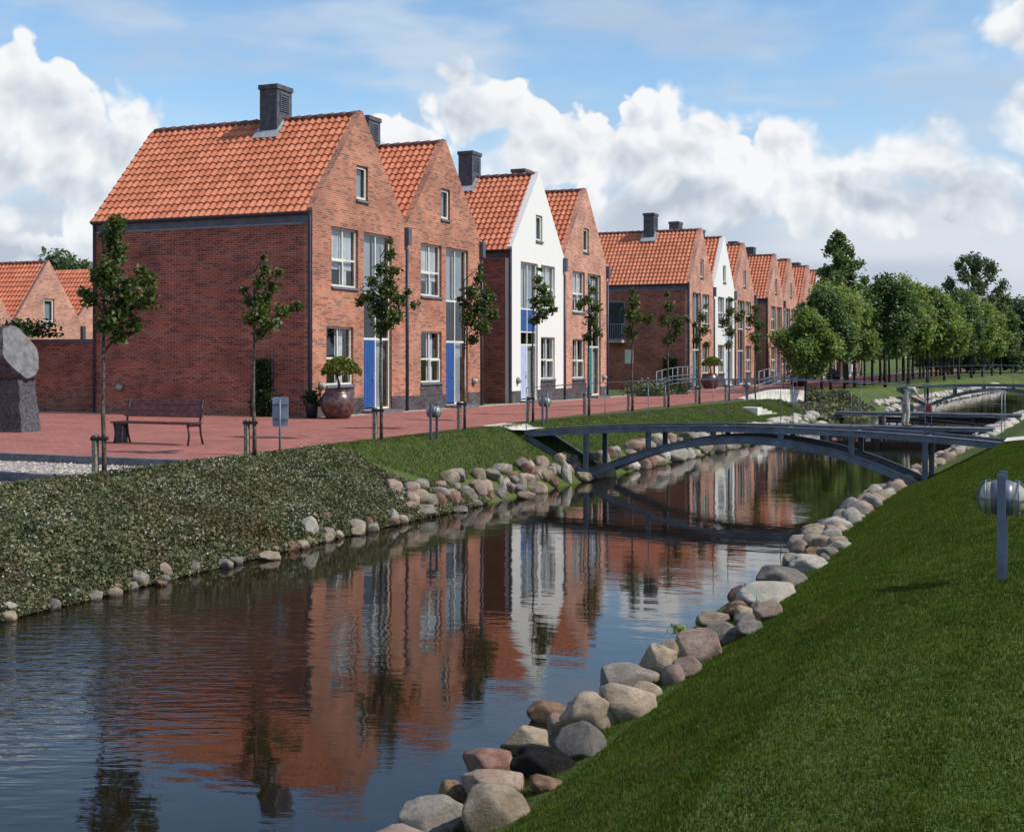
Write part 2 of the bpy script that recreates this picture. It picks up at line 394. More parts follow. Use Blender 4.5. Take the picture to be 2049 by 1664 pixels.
def fn_pave(t, bs):
    p = pos(t); P = t.sep(p)
    br = t.node('ShaderNodeTexBrick', {'Vector': t.comb(P[1], P[0], 0), 'Color1': (.38, .145, .108), 'Color2': (.29, .105, .083), 'Mortar': (.17, .085, .072), 'Scale': 1.,
                'Mortar Size': .006, 'Brick Width': .21, 'Row Height': .105, 'Mortar Smooth': .3})
    n = t.noise(p, .8, 6, .65); c = t.mix(.9, br.outputs['Color'], t.mix(t.ss(n, .3, .7), (.80, .78, .80), (1.12, 1.10, 1.10)), 'MULTIPLY')
    s = t.m('MULTIPLY', t.ss(t.noise(p, 14, 4, .7), .62, .72), .35); c = t.mix(s, c, (.40, .30, .26))
    t.put(bs.inputs['Base Color'], c); bs.inputs['Roughness'].default_value = .85; bs.inputs['Specular IOR Level'].default_value = .25
    bump(t, bs, t.m('SUBTRACT', 1., br.outputs['Fac']), .5, .006)
M_PAVE = mat('red brick paving', fn_pave)
def gravel_fn(cols, scale):
    def fn(t, bs):
        p = pos(t); vo = t.node('ShaderNodeTexVoronoi', {'Vector': p, 'Scale': scale}, feature='F1')
        rp = t.node('ShaderNodeValToRGB', {'Fac': t.sep(vo.outputs['Color'])[0]}); cr = rp.color_ramp
        cr.elements[0].color = (*cols[0], 1); cr.elements[1].color = (*cols[2], 1); e = cr.elements.new(.5); e.color = (*cols[1], 1)
        c = t.mix(t.ss(vo.outputs['Distance'], .35, .75), rp.outputs[0], (.12, .10, .085))
        t.put(bs.inputs['Base Color'], c); bs.inputs['Roughness'].default_value = .85
        bump(t, bs, t.m('SUBTRACT', 1., vo.outputs['Distance']), .9, .03)
    return fn
M_GRAVEL = mat('grey pink gravel', gravel_fn(((.26, .22, .19), (.42, .36, .31), (.60, .54, .48)), 22))
M_PEBBLE = mat('pale pebbles', gravel_fn(((.45, .38, .29), (.62, .55, .44), (.76, .71, .60)), 16))
def fn_water(t, bs):
    p = pos(t); P = t.sep(p)
    bs.inputs['Base Color'].default_value = (.012, .008, .005, 1); bs.inputs['Roughness'].default_value = .02; bs.inputs['IOR'].default_value = 1.45
    # slow swell, long ripples across the canal, and a breeze patch in the near left
    n1 = t.noise(t.v('MULTIPLY', p, (.8, 1.5, 1)), 1.5, 2, .5)
    rot = t.node('ShaderNodeVectorRotate', {'Vector': p, 'Angle': R(-24)}, rotation_type='Z_AXIS').outputs[0]
    n2 = t.noise(t.v('MULTIPLY', rot, (.42, 1.7, 1)), 8., 3, .55)
    n3 = t.noise(t.v('MULTIPLY', rot, (.55, 1.5, 1)), 17., 2, .5)
    patch = t.m('MULTIPLY', t.ss(P[1], 15.5, 9.5), t.ss(t.m('ADD', P[0], t.m('MULTIPLY', t.noise(p, .6, 3), 2.)), -5.0, -8.6))
    patch = t.m('ADD', t.m('MULTIPLY', patch, 8.0), .05)
    mid = t.m('ADD', .22, t.m('MULTIPLY', t.ss(t.noise(p, .35, 3, .6), .45, .65), .5))
    h = t.m('ADD', t.m('MULTIPLY', n1, .55), t.m('MULTIPLY', n2, t.m('MULTIPLY', mid, .30)))
    n4 = t.noise(t.v('MULTIPLY', rot, (.55, 1.9, 1)), 3.9, 2, .45)
    h = t.m('ADD', h, t.m('MULTIPLY', t.m('ADD', t.m('MULTIPLY', n3, .22), t.m('MULTIPLY', n4, 1.5)), t.m('MULTIPLY', patch, .42)))
    bump(t, bs, h, 1.0, .006)
M_WATER = mat('canal water', fn_water)
def leaf_mat(name, c1, c2, c3=None, trans=.25, spec=.3, patch=None):
    def fn(t, bs):
        g = t.node('ShaderNodeNewGeometry')
        rnd = g.outputs['Random Per Island']
        c = t.mix(rnd, c1, c2)
        if c3: c = t.mix(t.m('GREATER_THAN', rnd, .93), c, c3)
        n = t.noise(g.outputs['Position'], 1.3, 3, .5); c = t.mix(.7, c, t.mix(t.ss(n, .3, .7), (.75, .78, .75), (1.2, 1.15, 1.05)), 'MULTIPLY')
        if patch:
            pn_ = t.noise(g.outputs['Position'], .8, 6, .68); c = t.mix(t.m('MULTIPLY', t.ss(pn_, .50, .66), .75), c, patch)
            p2 = t.noise(g.outputs['Position'], 4.5, 4, .7); c = t.mix(1, c, t.mix(t.ss(p2, .32, .68), (.70, .74, .70), (1.3, 1.22, 1.2)), 'MULTIPLY')
        t.put(bs.inputs['Base Color'], c); bs.inputs['Roughness'].default_value = .55; bs.inputs['Specular IOR Level'].default_value = spec
        tl = t.node('ShaderNodeBsdfTranslucent', {'Color': t.mix(1, c, (1.5, 1.7, .7), 'MULTIPLY')})
        mx = t.node('ShaderNodeMixShader', {0: trans, 1: bs.outputs[0], 2: tl.outputs[0]}); t.l.new(mx.outputs[0], t.n['Material Output'].inputs[0])
    return mat(name, fn)
M_MAPLE = leaf_mat('young maple leaf', (.052, .082, .024), (.105, .135, .042), (.19, .15, .05))
M_ROW = leaf_mat('row tree leaf', (.125, .175, .058), (.24, .295, .108), (.24, .24, .08), .32)
M_ROWD = leaf_mat('dark tree leaf', (.075, .125, .048), (.135, .19, .080))
M_FARLEAF = leaf_mat('far tree leaf', (.070, .100, .060), (.13, .165, .095))
M_BONSAI = leaf_mat('bonsai leaf', (.09, .12, .022), (.20, .20, .045))
M_IVY = leaf_mat('ivy leaf', (.018, .040, .014), (.045, .08, .025))
M_COVER = leaf_mat('ground cover leaf', (.075, .085, .048), (.185, .195, .115), (.27, .21, .16), .15, .12, (.12, .085, .05))
M_WEED = leaf_mat('weed leaf', (.085, .095, .045), (.19, .19, .11), (.28, .25, .17), .15)
M_FLOWER = plain('small white flower', (.38, .39, .345), .8, .1, 30)
M_BLADEFAR = leaf_mat('far bank grass blade', (.070, .112, .028), (.125, .155, .052), (.21, .18, .09), .3, .1, (.15, .125, .06))
M_BLADE = leaf_mat('grass blade', (.040, .077, .010), (.080, .112, .018), (.14, .12, .035), .3, .08, (.085, .078, .022))

# ------------------------------------------------------------------ ground, water, paving
def grid_object(name, xs, ys, fn, m, kind='structure', smooth=True):
    X, Y = np.meshgrid(xs, ys); Z = fn(X, Y); V = np.stack([X, Y, Z], -1).reshape(-1, 3)
    nx, ny = len(xs), len(ys); i = np.arange(nx - 1)[None, :] + np.arange(ny - 1)[:, None] * nx
    F = np.stack([i, i + 1, i + nx + 1, i + nx], -1).reshape(-1, 4)
    o = link(name, np_mesh(name, V, F, m, smooth=smooth)); return tag(o, kind=kind)
xs = np.concatenate([[-1500, -600, -250, -120, -70, -45, -30, -22, -18], np.arange(-16.5, 2.01, .25), [3, 4.5, 7, 12, 25, 60, 140, 400, 1500]])
xs = np.unique(np.concatenate([xs, [-14.38, -14.34, -14.3, -14.26, -14.2, -14.1, -14.0]]))
ys = np.unique(np.concatenate([[-1500, -400, -100, -30], np.arange(-10, 32, .5), [16.65, 16.7, 18.63, 18.68], np.arange(32, 160, 1.), [170, 200, 260, 400, 800, 1600, 3500]]))
grid_object('ground', xs, ys, ground, M_LAWN)
tag(grid_object('water', np.array([-15, -10, -5, 0, 5, 12]), np.arange(-60, 171, 10.), lambda X, Y: X * 0, M_WATER), kind='structure')
def strip(name, x0, x1, y0, y1, m, dz=.006, n=40, kind='structure'):
    a = np.linspace(x0, x1, 6); b = np.unique(np.concatenate([np.linspace(y0, y1, n), [v for v in (36, 62, 120) if y0 < v < y1]]))
    return grid_object(name, a, b, lambda X, Y: lerp_tab(ST, Y) + dz, m, kind)
strip('pavement', -20.42, -14.3, 18.72, 240, M_PAVE, .012)
strip('plaza', -60, -20.42, 18.72, 32.95, M_PAVE, .012)
strip('pebble_strip', -21.2, -20.42, 33.4, 240, M_PEBBLE, .008)
strip('pebble_strip', -60, -20.42, 32.95, 33.6, M_PEBBLE, .02)
# gravel beds in front of the plaza
grid_object('gravel_bed', np.linspace(-60, -14.12, 20), np.linspace(16.75, 18.6, 4), lambda X, Y: X * 0 + 1.205, M_GRAVEL)
grid_object('gravel_bed', np.linspace(-60, -14.5, 20), np.linspace(10, 16.6, 6), lambda X, Y: X * 0 + 1.075, M_GRAVEL)
def kerb(y, x0, x1, ztop, h=.16):
    b = MB(); x = x0
    while x < x1:
        x2 = min(x + 1.0, x1); b.box(x + .004, x2 - .004, y, y + .16, ztop - h, ztop); x = x2
    return tag(b.build('kerb', M_KERB), kind='structure')
kerb(18.58, -60, -13.95, 1.345); kerb(16.58, -60, -13.95, 1.215, .18)

def pebbles():
    n = 5200; rng = np.random.default_rng(3)
    X = rng.uniform(-22, -14.2, n); Y = rng.uniform(12.5, 18.5, n); Y = np.where((Y > 16.5) & (Y < 16.78), 17.2, Y)
    Z = np.where(Y > 16.7, 1.205, 1.075)
    base = np.array([[1, 0, 0], [-1, 0, 0], [0, 1, 0], [0, -1, 0], [0, 0, 1], [0, 0, -1]], float)
    s = rng.uniform(.018, .042, (n, 1, 1)); sc = rng.uniform(.6, 1.2, (n, 1, 3)); sc[:, :, 2] *= .6
    a = rng.uniform(0, 6.28, n); c, sn = np.cos(a), np.sin(a)
    V = base[None] * s * sc; x = V[..., 0] * c[:, None] - V[..., 1] * sn[:, None]; y = V[..., 0] * sn[:, None] + V[..., 1] * c[:, None]
    V = np.stack([x + X[:, None], y + Y[:, None], V[..., 2] + Z[:, None] + .01], -1).reshape(-1, 3)
    f = np.array([[0, 2, 4], [2, 1, 4], [1, 3, 4], [3, 0, 4]]); F = (f[None] + (np.arange(n) * 6)[:, None, None]).reshape(-1, 3)
    def fn(t, bs):
        r = t.node('ShaderNodeNewGeometry').outputs['Random Per Island']
        rp = t.node('ShaderNodeValToRGB', {'Fac': r}); cr = rp.color_ramp
        cr.elements[0].color = (.24, .20, .18, 1); cr.elements[1].color = (.58, .52, .46, 1); e = cr.elements.new(.5); e.color = (.40, .33, .28, 1)
        t.put(bs.inputs['Base Color'], rp.outputs[0]); bs.inputs['Roughness'].default_value = .8
    tag(link('gravel', np_mesh('gravel', V, F, mat('loose pebble', fn), smooth=True)), 'loose grey and pink pebbles between the kerbs', kind='stuff')
pebbles()

# ------------------------------------------------------------------ leaves and trees
def leaf_quads(C, size, rng, up=.35, fold=.25):
    """C (n,3) centres -> rhombic folded leaves (two triangles sharing a midrib)"""
    n = len(C)
    d = rng.normal(size=(n, 3)); d /= np.linalg.norm(d, axis=1)[:, None]
    nr = rng.normal(size=(n, 3)); nr[:, 2] = np.abs(nr[:, 2]) + up; nr /= np.linalg.norm(nr, axis=1)[:, None]
    t = np.cross(nr, d); t /= np.linalg.norm(t, axis=1)[:, None] + 1e-9; b = np.cross(nr, t)
    s = size * rng.uniform(.6, 1.25, n)[:, None]
    V = np.stack([C - t * s * .55, C + b * s * .42 + nr * s * fold * .5, C + t * s * .6 - nr * s * .15, C - b * s * .42 + nr * s * fold * .5], 1).reshape(-1, 3)
    F = np.arange(n * 4).reshape(-1, 4)
    return V, F
def blob_points(blobs, dens, rng, shell=.55):
    out = []
    for (x, y, z, r) in blobs:
        n = max(6, int(dens * r * r)); u = rng.normal(size=(n, 3)); u /= np.linalg.norm(u, axis=1)[:, None]
        rr = r * (shell + (1 - shell) * rng.uniform(0, 1, n)) * rng.uniform(.55, 1.18, n)
        out.append(np.array([x, y, z]) + u * rr[:, None] * np.array([1, 1, .95]))
    return np.concatenate(out)
def limbs_mesh(blobs, base_h, top, r0, name, m, rng, lean=0.):
    b = MB()
    k = 7; pts = [(lean * (i / k) ** 2 + .02 * math.sin(i * 1.7), .02 * math.cos(i * 2.1), top * i / k) for i in range(k + 1)]
    b.tube(pts, [r0 * (1 - .8 * i / k) for i in range(k + 1)], 8)
    for (x, y, z, r) in blobs:
        zz = max(base_h, z - .5 * math.hypot(x, y) - r * .8); zz = min(zz, top * .95)
        b.tube([(lean * (zz / top) ** 2, 0, zz), (x * .55, y * .55, (zz + z) / 2 + .03), (x, y, z)], [r0 * .32, r0 * .22, r0 * .08], 5)
    return b.mesh(name, m, True)

YOUNG = [
 (207, 16.4, [(238,450,22),(225,475,24),(232,505,28),(222,540,28),(240,572,36),(280,560,24),(295,543,13),(200,556,20),(180,545,9),(163,586,14),(185,600,20),(250,610,36),(290,598,26),(309,585,13),(225,640,30),(260,650,24),(236,674,20),(208,652,17)], 'largest young street tree, its full crown standing before the side wall\'s left corner'),
 (508, None, [(530,515,9),(535,540,15),(525,565,18),(560,545,13),(545,575,15),(487,580,11),(500,602,16),(530,600,18),(520,630,26),(560,622,19),(587,612,13),(545,650,20),(520,665,16),(498,640,14)], 'young street tree with split crown between the bench and the grey sign'),
 (762, None, [(782,485,8),(780,508,13),(765,540,16),(790,545,15),(745,562,14),(775,580,28),(740,595,20),(717,605,11),(800,600,18),(828,608,11),(760,620,26),(790,636,22),(765,656,18),(815,585,10)], 'young street tree in front of the first house\'s blue front door'),
 (929, None, [(962,535,9),(960,560,15),(945,585,19),(975,590,17),(930,610,13),(960,615,26),(985,630,15),(940,640,20),(965,655,20),(945,680,13),(920,600,8)], 'young street tree in front of the second brick house\'s right edge'),
 (1066, None, [(1080,540,6),(1078,560,11),(1085,580,15),(1075,605,16),(1095,600,16),(1105,620,11),(1085,630,16),(1070,640,11)], 'young street tree in front of the nearest white house'),
 (1178, None, [(1188,555,6),(1188,580,11),(1175,600,11),(1159,610,9),(1190,615,15),(1185,640,16),(1195,665,13),(1175,675,11)], 'young street tree in front of the teal front door'),
 (1265, None, [(1265,582,9),(1268,605,15),(1250,625,11),(1270,635,18),(1295,640,13),(1262,665,16)], 'young street tree in front of the balcony on the fifth house\'s side wall'),
 (1337, None, [(1335,590,8),(1338,615,14),(1330,640,16),(1355,645,15),(1375,640,8),(1340,680,14),(1355,665,11)], 'young street tree before the plain brick right of the balcony'),
 (1399, None, [(1412,612,6),(1405,635,10),(1390,650,7),(1408,660,13),(1395,680,11),(1415,690,9)], 'slim young street tree beside the corner of the fifth house'),
 (1458, None, [(1462,600,6),(1460,625,11),(1450,645,11),(1480,635,11),(1490,625,7),(1460,665,13),(1458,690,9)], 'young street tree in front of the second white house'),
 (1511, None, [(1512,618,11),(1505,640,13),(1520,650,13),(1510,675,15),(1515,695,11)], 'last young street tree before the row of big leafy trees'),
]
rng = np.random.default_rng(11)
TREEX = -13.95
for (px, Yf, bl, lab) in YOUNG:
    brg = TH - math.atan((px - CX) / FPX)
    X = TREEX if Yf is None else -Yf * math.tan(brg); Y = X / -math.tan(brg)
    depth = Vector((X, Y, 0)).dot(FW); g = gz(X, Y)
    t = thing('young_tree', lab, 'tree', (X, Y, g), 0, 'young street trees tied to stakes')
    s = depth / FPX; x0 = (px - CX) * s; blobs = []
    for (bx, by, br) in bl:
        off = (bx - CX) * s - x0; dep = rng.uniform(-.8, .8) * (.15 + abs(off) * .5)
        v = RT * off + FW * dep; blobs.append((v.x, v.y, CAMZ + (HY - by) * s - g, br * s * 1.12))
    zt = max(b[2] for b in blobs); zb = min(b[2] - b[3] for b in blobs)
    link('trunk', limbs_mesh(blobs, zb - .25, zt - .1, .042 if depth < 40 else .05, 'trunk', M_BARK, rng), t)
    P = blob_points(blobs, 3400 if depth < 34 else 2100, rng, .35)
    V, F = leaf_quads(P, .080 if depth < 34 else .105, rng, fold=.35); link('crown', np_mesh('crown', V, F, M_MAPLE), t)
    st = MB(); q = RT * -.13; st.box(q.x - .04, q.x + .04, q.y - .04, q.y + .04, -.25, .72)
    st.build('stake', M_STAKE, t)
    tb = MB(); tb.obox((q.x * .5, q.y * .5, .66), RT * .13, FW * .055, Vector((0, 0, .03))); tb.build('tie', M_RUBBER, t)

# row of mature trees
def big_tree_meshes(seed, h, rad, clear, leaf, dens, mleaf, mbark, top_narrow=False, lean=0., n=34):
    rg = np.random.default_rng(seed); blobs = []
    if top_narrow: n = 120
    for i in range(n):
        f = rg.uniform(0, 1) if not top_narrow else (i + .5) / n; z = clear + rad * .25 + (h - clear - rad * .3) * f
        prof = math.sin(math.pi * min(1, (.22 + f * .78))) ** .6 if not top_narrow else (1 - f) ** .8 * 1.0 + .03
        a = rg.uniform(0, 6.28); rr = rad * prof * (rg.uniform(.25, .82) if not top_narrow else rg.uniform(.3, 1.15))
        blobs.append((rr * math.cos(a) + lean * f, rr * math.sin(a), z, rad * rg.uniform(.24, .40) * (1 if not top_narrow else (.80 - f * .52))))
    P = blob_points(blobs, dens, rg, .35); P += rg.normal(0, .10, P.shape); V, F = leaf_quads(P, leaf, rg)
    return np_mesh('crown', V, F, mleaf), limbs_mesh(blobs[:12], clear, h * .8, .11, 'trunk', mbark, rg, lean)
RV = [big_tree_meshes(20 + i, 5.9 + .35 * (i % 3), 2.2 + .15 * (i % 2), 1.95, .19, 1150, M_ROW if i != 1 else M_ROWD, M_DBARK) for i in range(4)]
TALL = big_tree_meshes(40, 10.6, 2.9, 2.2, .24, 480, M_ROWD, M_DBARK, True, 1.1, 60)
TALL2 = big_tree_meshes(41, 8.8, 2.6, 2.2, .26, 420, M_ROWD, M_DBARK, True, .3, 50)
def plant(name, meshes, loc, label, group, sc=1., rz=0., cat='tree'):
    t = thing(name, label, cat, loc, rz, group); t.scale = (sc, sc, sc)
    link('trunk', meshes[1], t); link('crown', meshes[0], t); return t
rowg = 'leafy trees in a row along the canal path'
y = 70.8; i = 0; random.seed(5)
while y < 178:   # one tree every few metres
    X = -13.35 + random.uniform(-.12, .12)
    if i == 0: lab = 'nearest round-crowned tree of the row, over the dark planter'
    elif i == 1: lab = 'second round-crowned tree of the row, beside the end of the house roofs'
    elif i < 5: lab = ['', '', 'third tree of the row, in front of the tall pointed tree', 'fourth tree of the row, above the man\'s left side', 'fifth tree of the row, above the lawn behind the man'][i]
    else: lab = 'leafy green tree far along the row beside the path, its crown merged with its neighbours'
    plant('row_tree', RV[i % 4], (X, y, gz(X, y)), lab, rowg, random.uniform(.92, 1.12) * (.88 if i < 2 else 1) * (.93 + .34 * max(0, y - 92) / 75), random.uniform(0, 6)); y += 4.3; i += 1
for k in range(9):
    y2 = 86 + k * 9.0; X = -8.9 - 1.3 + (y2 - 86) * .05
    plant('row_tree', RV[(k + 1) % 4], (X - 1.2, y2 + 2, gz(X - 1.2, y2 + 2)), 'leafy green tree on the canal side of the path, behind the third bridge\'s left end', 'trees on the canal side of the row', random.uniform(1.0, 1.25), k)

plant('pointed_tree', TALL, (-14.9, 94.9, 1.1), 'tallest pointed green tree rising above the middle of the row', 'tall trees behind the row', 1.05, 2.4)
plant('pointed_tree', TALL2, (-14.9, 114.5, 1.1), 'dark green tall tree right of the tallest one, behind the row', 'tall trees behind the row', 1.0, 1.0)
plant('pointed_tree', TALL2, (-14.7, 126, 1.1), 'dark green tree between the tall ones and the open big tree', 'tall trees behind the row', .95, 4.0)

def open_tree():
    rg = np.random.default_rng(77); blobs = []
    for i in range(46):
        a = rg.uniform(0, 6.28); f = rg.uniform(0, 1) ** .8; z = 7.5 + 9.5 * f; rr = 5.2 * math.sin(math.pi * (.25 + .68 * f)) * rg.uniform(.3, 1)
        blobs.append((rr * math.cos(a), rr * math.sin(a), z, rg.uniform(.7, 1.25)))
    P = blob_points(blobs, 130, rg, .4); V, F = leaf_quads(P, .36, rg)
    return np_mesh('crown', V, F, M_FARLEAF), limbs_mesh(blobs, 5.5, 15.5, .34, 'trunk', M_DBARK, rg)
OT = open_tree()
p = at(1945, 700, 152); plant('open_crowned_tree', OT, (p.x, p.y, .9), 'big old tree with open see-through crown rising right of the row', None, .84, 0)
def bush_tree(seed, h, rad):
    rg = np.random.default_rng(seed); blobs = []
    for i in range(30):
        a = rg.uniform(0, 6.28); f = rg.uniform(0, 1); z = h * (.12 + .8 * f); rr = rad * math.sin(math.pi * (.3 + .62 * f)) * rg.uniform(.3, .95)
        blobs.append((rr * math.cos(a), rr * math.sin(a), z, rad * rg.uniform(.22, .38)))
    P = blob_points(blobs, 95, rg, .5); V, F = leaf_quads(P, .42, rg)
    return np_mesh('crown', V, F, M_FARLEAF), limbs_mesh(blobs[:10], .6, h * .7, .2, 'trunk', M_DBARK, rg)
BT = [bush_tree(91, 9, 4.2), bush_tree(92, 7.5, 4.0), bush_tree(93, 11, 4.6)]
for i, (px, dd, k, sc, lab) in enumerate([(1900, 185, 1, 1.0, 'dark bushy tree low behind the last trees of the row'), (1935, 172, 1, 1.05, 'dark bushy tree standing under the big open tree'),
        (1985, 168, 0, 1.1, 'dark bushy tree right below the big open tree'), (2030, 175, 0, 1.12, 'dark bushy tree at the photo\'s right edge'),
        (2075, 170, 2, 1.0, 'tall dark tree cut by the photo\'s right edge'), (1960, 210, 2, .95, 'tall dark bushy tree farther behind the open tree'), (2010, 205, 1, 1.15, 'dark bushy tree behind the ones at the right edge'),
        (2120, 185, 2, 1., None), (2180, 190, 0, 1.1, None), (2260, 200, 2, 1.1, None), (1860, 215, 1, 1.1, 'dark bushy tree seen dimly past the end of the row')]):
    if px > 2100: continue
    p = at(px, 714, dd); plant('bushy_tree', BT[k], (p.x, p.y, .9), lab, 'dark trees beyond the far field', sc, i * 1.3)
for (px, dd, k, sc, lab) in [(128, 125, 2, 1.22, 'green treetop showing between the two small roofs on the left')]:
    p = at(px, 714, dd); plant('bushy_tree', BT[k], (p.x, p.y, 1.0), lab, None, sc, .4)

# ------------------------------------------------------------------ houses
FX = -21.0
def wall_panel(name, outline, holes, org, au, th, m, parent, nrm):
    """outline and holes in (u, z); org the local origin, au the unit along u, nrm the outward normal; th = thickness inward"""
    bm = bmesh.new(); au = Vector(au); nrm = Vector(nrm); org = Vector(org)
    P = lambda u, z, k: org + au * u + Vector((0, 0, z)) - nrm * (th * k)
    for k in (0, 1):
        es = []
        for loop in [outline] + holes:
            vs = [bm.verts.new(P(u, z, k)) for u, z in loop]
            es += [bm.edges.new((vs[i], vs[(i + 1) % len(vs)])) for i in range(len(vs))]
        bmesh.ops.triangle_fill(bm, edges=es, use_beauty=True)
    for loop in [outline] + holes:
        n = len(loop)
        for i in range(n):
            a, b = loop[i], loop[(i + 1) % n]
            bm.faces.new([bm.verts.new(P(*a, 0)), bm.verts.new(P(*b, 0)), bm.verts.new(P(*b, 1)), bm.verts.new(P(*a, 1))])
    bmesh.ops.remove_doubles(bm, verts=bm.verts, dist=1e-4); bmesh.ops.recalc_face_normals(bm, faces=bm.faces)
    me = bpy.data.meshes.new(name); bm.to_mesh(me); bm.free(); me.materials.append(m)
    return link(name, me, parent)
def rect(u0, u1, z0, z1): return [(u0, z0), (u1, z0), (u1, z1), (u0, z1)]

TILEC = {}
def roof_mesh(L, w, ez, rz):
    key = (round(L, 2), round(w, 2), round(ez, 2))
    if key in TILEC: return TILEC[key]
    tw, tc = .25, .325
    half = w / 2; run = half + .10; slope = (rz - ez) / half; nrm = Vector((0, -math.sin(math.atan(slope)), math.cos(math.atan(slope))))
    S = math.hypot(run, run * slope); rows = int(round(S / tc)); tc = S / rows; nt = int(round(L / tw)); tw = L / nt
    K = 7; us = np.arange(nt * K + 1) / K
    fr = us % 1.0
    prof = np.where(fr < .62, np.sin(fr / .62 * math.pi) ** .8, -.18 * np.sin((fr - .62) / .38 * math.pi)) * .052
    prof = np.nan_to_num(prof)
    Vs, UV = [], []
    for side in (0, 1):
        for r in range(rows):
            for (e, off) in ((0.0, .040), (1.0, .004)):
                s = (r + e) * tc
                yy = -.10 + s * math.cos(math.atan(slope)); zz = ez - .10 * slope + s * math.sin(math.atan(slope))
                for k, u in enumerate(us):
                    h = off + prof[k] * (1.0 if e == 0 else .82) + .02
                    y = yy + nrm.y * h; z = zz + nrm.z * h
                    if side: y = w - y
                    Vs.append((-L + u * tw, y, z)); UV.append((u + .0001, r + (.1 if e == 0 else .9) + side * 50))
    V = np.array(Vs); UV = np.array(UV); n = len(us); lines = rows * 2; F = []
    for side in (0, 1):
        b = side * lines * n
        i = b + np.arange(n - 1)[None, :] + np.arange(0, lines - 1, 2)[:, None] * n
        q = np.stack([i, i + 1, i + n + 1, i + n], -1).reshape(-1, 4)
        F.append(q if side == 0 else q[:, ::-1])
        nv = len(V)
        for r in range(-1, rows - 1):            # the butt end of each course
            lo = V[b + (2 * r + 1) * n: b + (2 * r + 2) * n].copy() if r >= 0 else V[b: b + n] + np.array([0, 0, -.05]); hi = V[b + (2 * r + 2) * n: b + (2 * r + 3) * n].copy()
            k0 = len(V); V = np.concatenate([V, lo, hi]); UV = np.concatenate([UV, UV[b + (2 * r + 2) * n: b + (2 * r + 3) * n] , UV[b + (2 * r + 2) * n: b + (2 * r + 3) * n]])
            i = k0 + np.arange(n - 1); q = np.stack([i, i + 1, i + n + 1, i + n], -1); F.append(q if side == 0 else q[:, ::-1])
    me = np_mesh('roof', V, np.concatenate(F), M_TILE, UV, smooth=True)
    TILEC[key] = me; return me

def window(parent, u0, u1, z0, z1, muls=(.5,), trans=(), case=None, curtain='side', mf=None, sill=True, x=0.0, name='window'):
    """a framed window in the street front (the plane x = 0, u along y)"""
    mf = mf or M_FRAME; b = MB(); xo, xi = -.16, -.10; t = .06
    b.box(xo, xi, u0, u0 + t, z0, z1); b.box(xo, xi, u1 - t, u1, z0, z1); b.box(xo, xi, u0 + t, u1 - t, z0, z0 + t); b.box(xo, xi, u0 + t, u1 - t, z1 - t, z1)
    for m_ in muls:
        c = u0 + (u1 - u0) * m_; b.box(xo, xi - .004, c - .030, c + .030, z0 + t, z1 - t)
    for q in trans:
        zc = z0 + (z1 - z0) * q; b.box(xo, xi - .008, u0 + t, u1 - t, zc - .030, zc + .030)
    if case:
        a, c, d, e = case; ua, ub, za, zb = u0 + (u1 - u0) * a, u0 + (u1 - u0) * c, z0 + (z1 - z0) * d, z0 + (z1 - z0) * e; k = .065
        b.box(xi - .01, xi + .03, ua, ua + k, za, zb); b.box(xi - .01, xi + .03, ub - k, ub, za, zb)
        b.box(xi - .01, xi + .03, ua + k, ub - k, za, za + k); b.box(xi - .01, xi + .03, ua + k, ub - k, zb - k, zb)
    f = b.build(name, mf, parent)
    g = MB(); g.quad((-.135, u0 + .03, z0 + .03), (-.135, u1 - .03, z0 + .03), (-.135, u1 - .03, z1 - .03), (-.135, u0 + .03, z1 - .03)); g.build('pane', M_GLASS, f)
    if curtain:
        c = MB()
        def cloth(a, bb, top, bot, xx=-.27):
            n = max(4, int((bb - a) / .035)); 
            for i in range(n):
                y0, y1 = a + (bb - a) * i / n, a + (bb - a) * (i + 1) / n; d0, d1 = .02 * math.sin(i * 1.9), .02 * math.sin((i + 1) * 1.9)
                c.quad((xx + d0, y0, bot), (xx + d1, y1, bot), (xx + d1, y1, top), (xx + d0, y0, top))
        W = u1 - u0
        if curtain == 'side': cloth(u0 + W * .56, u0 + W * .86, z1, z0 + .05)
        elif curtain == 'full': cloth(u0 + .02, u1 - .02, z1, z0 + .02, -.24)
        elif curtain == 'high': cloth(u0 + .02, u1 - .02, z1, z0 + (z1 - z0) * .30, -.24); cloth(u0 + W * .55, u0 + W * .8, z0 + (z1 - z0) * .30, z0 + .05)
        c.build('curtain', M_BLIND if curtain == 'full' else M_CURT, f)
    if sill:
        s = MB(); s.obox(((-.10 + .06) / 2, (u0 + u1) / 2, z0 - .035), (.085, 0, -.012), (0, (u1 - u0) / 2 + .03, 0), (0, 0, .035)); s.build('sill', M_SILL, f)
    return f

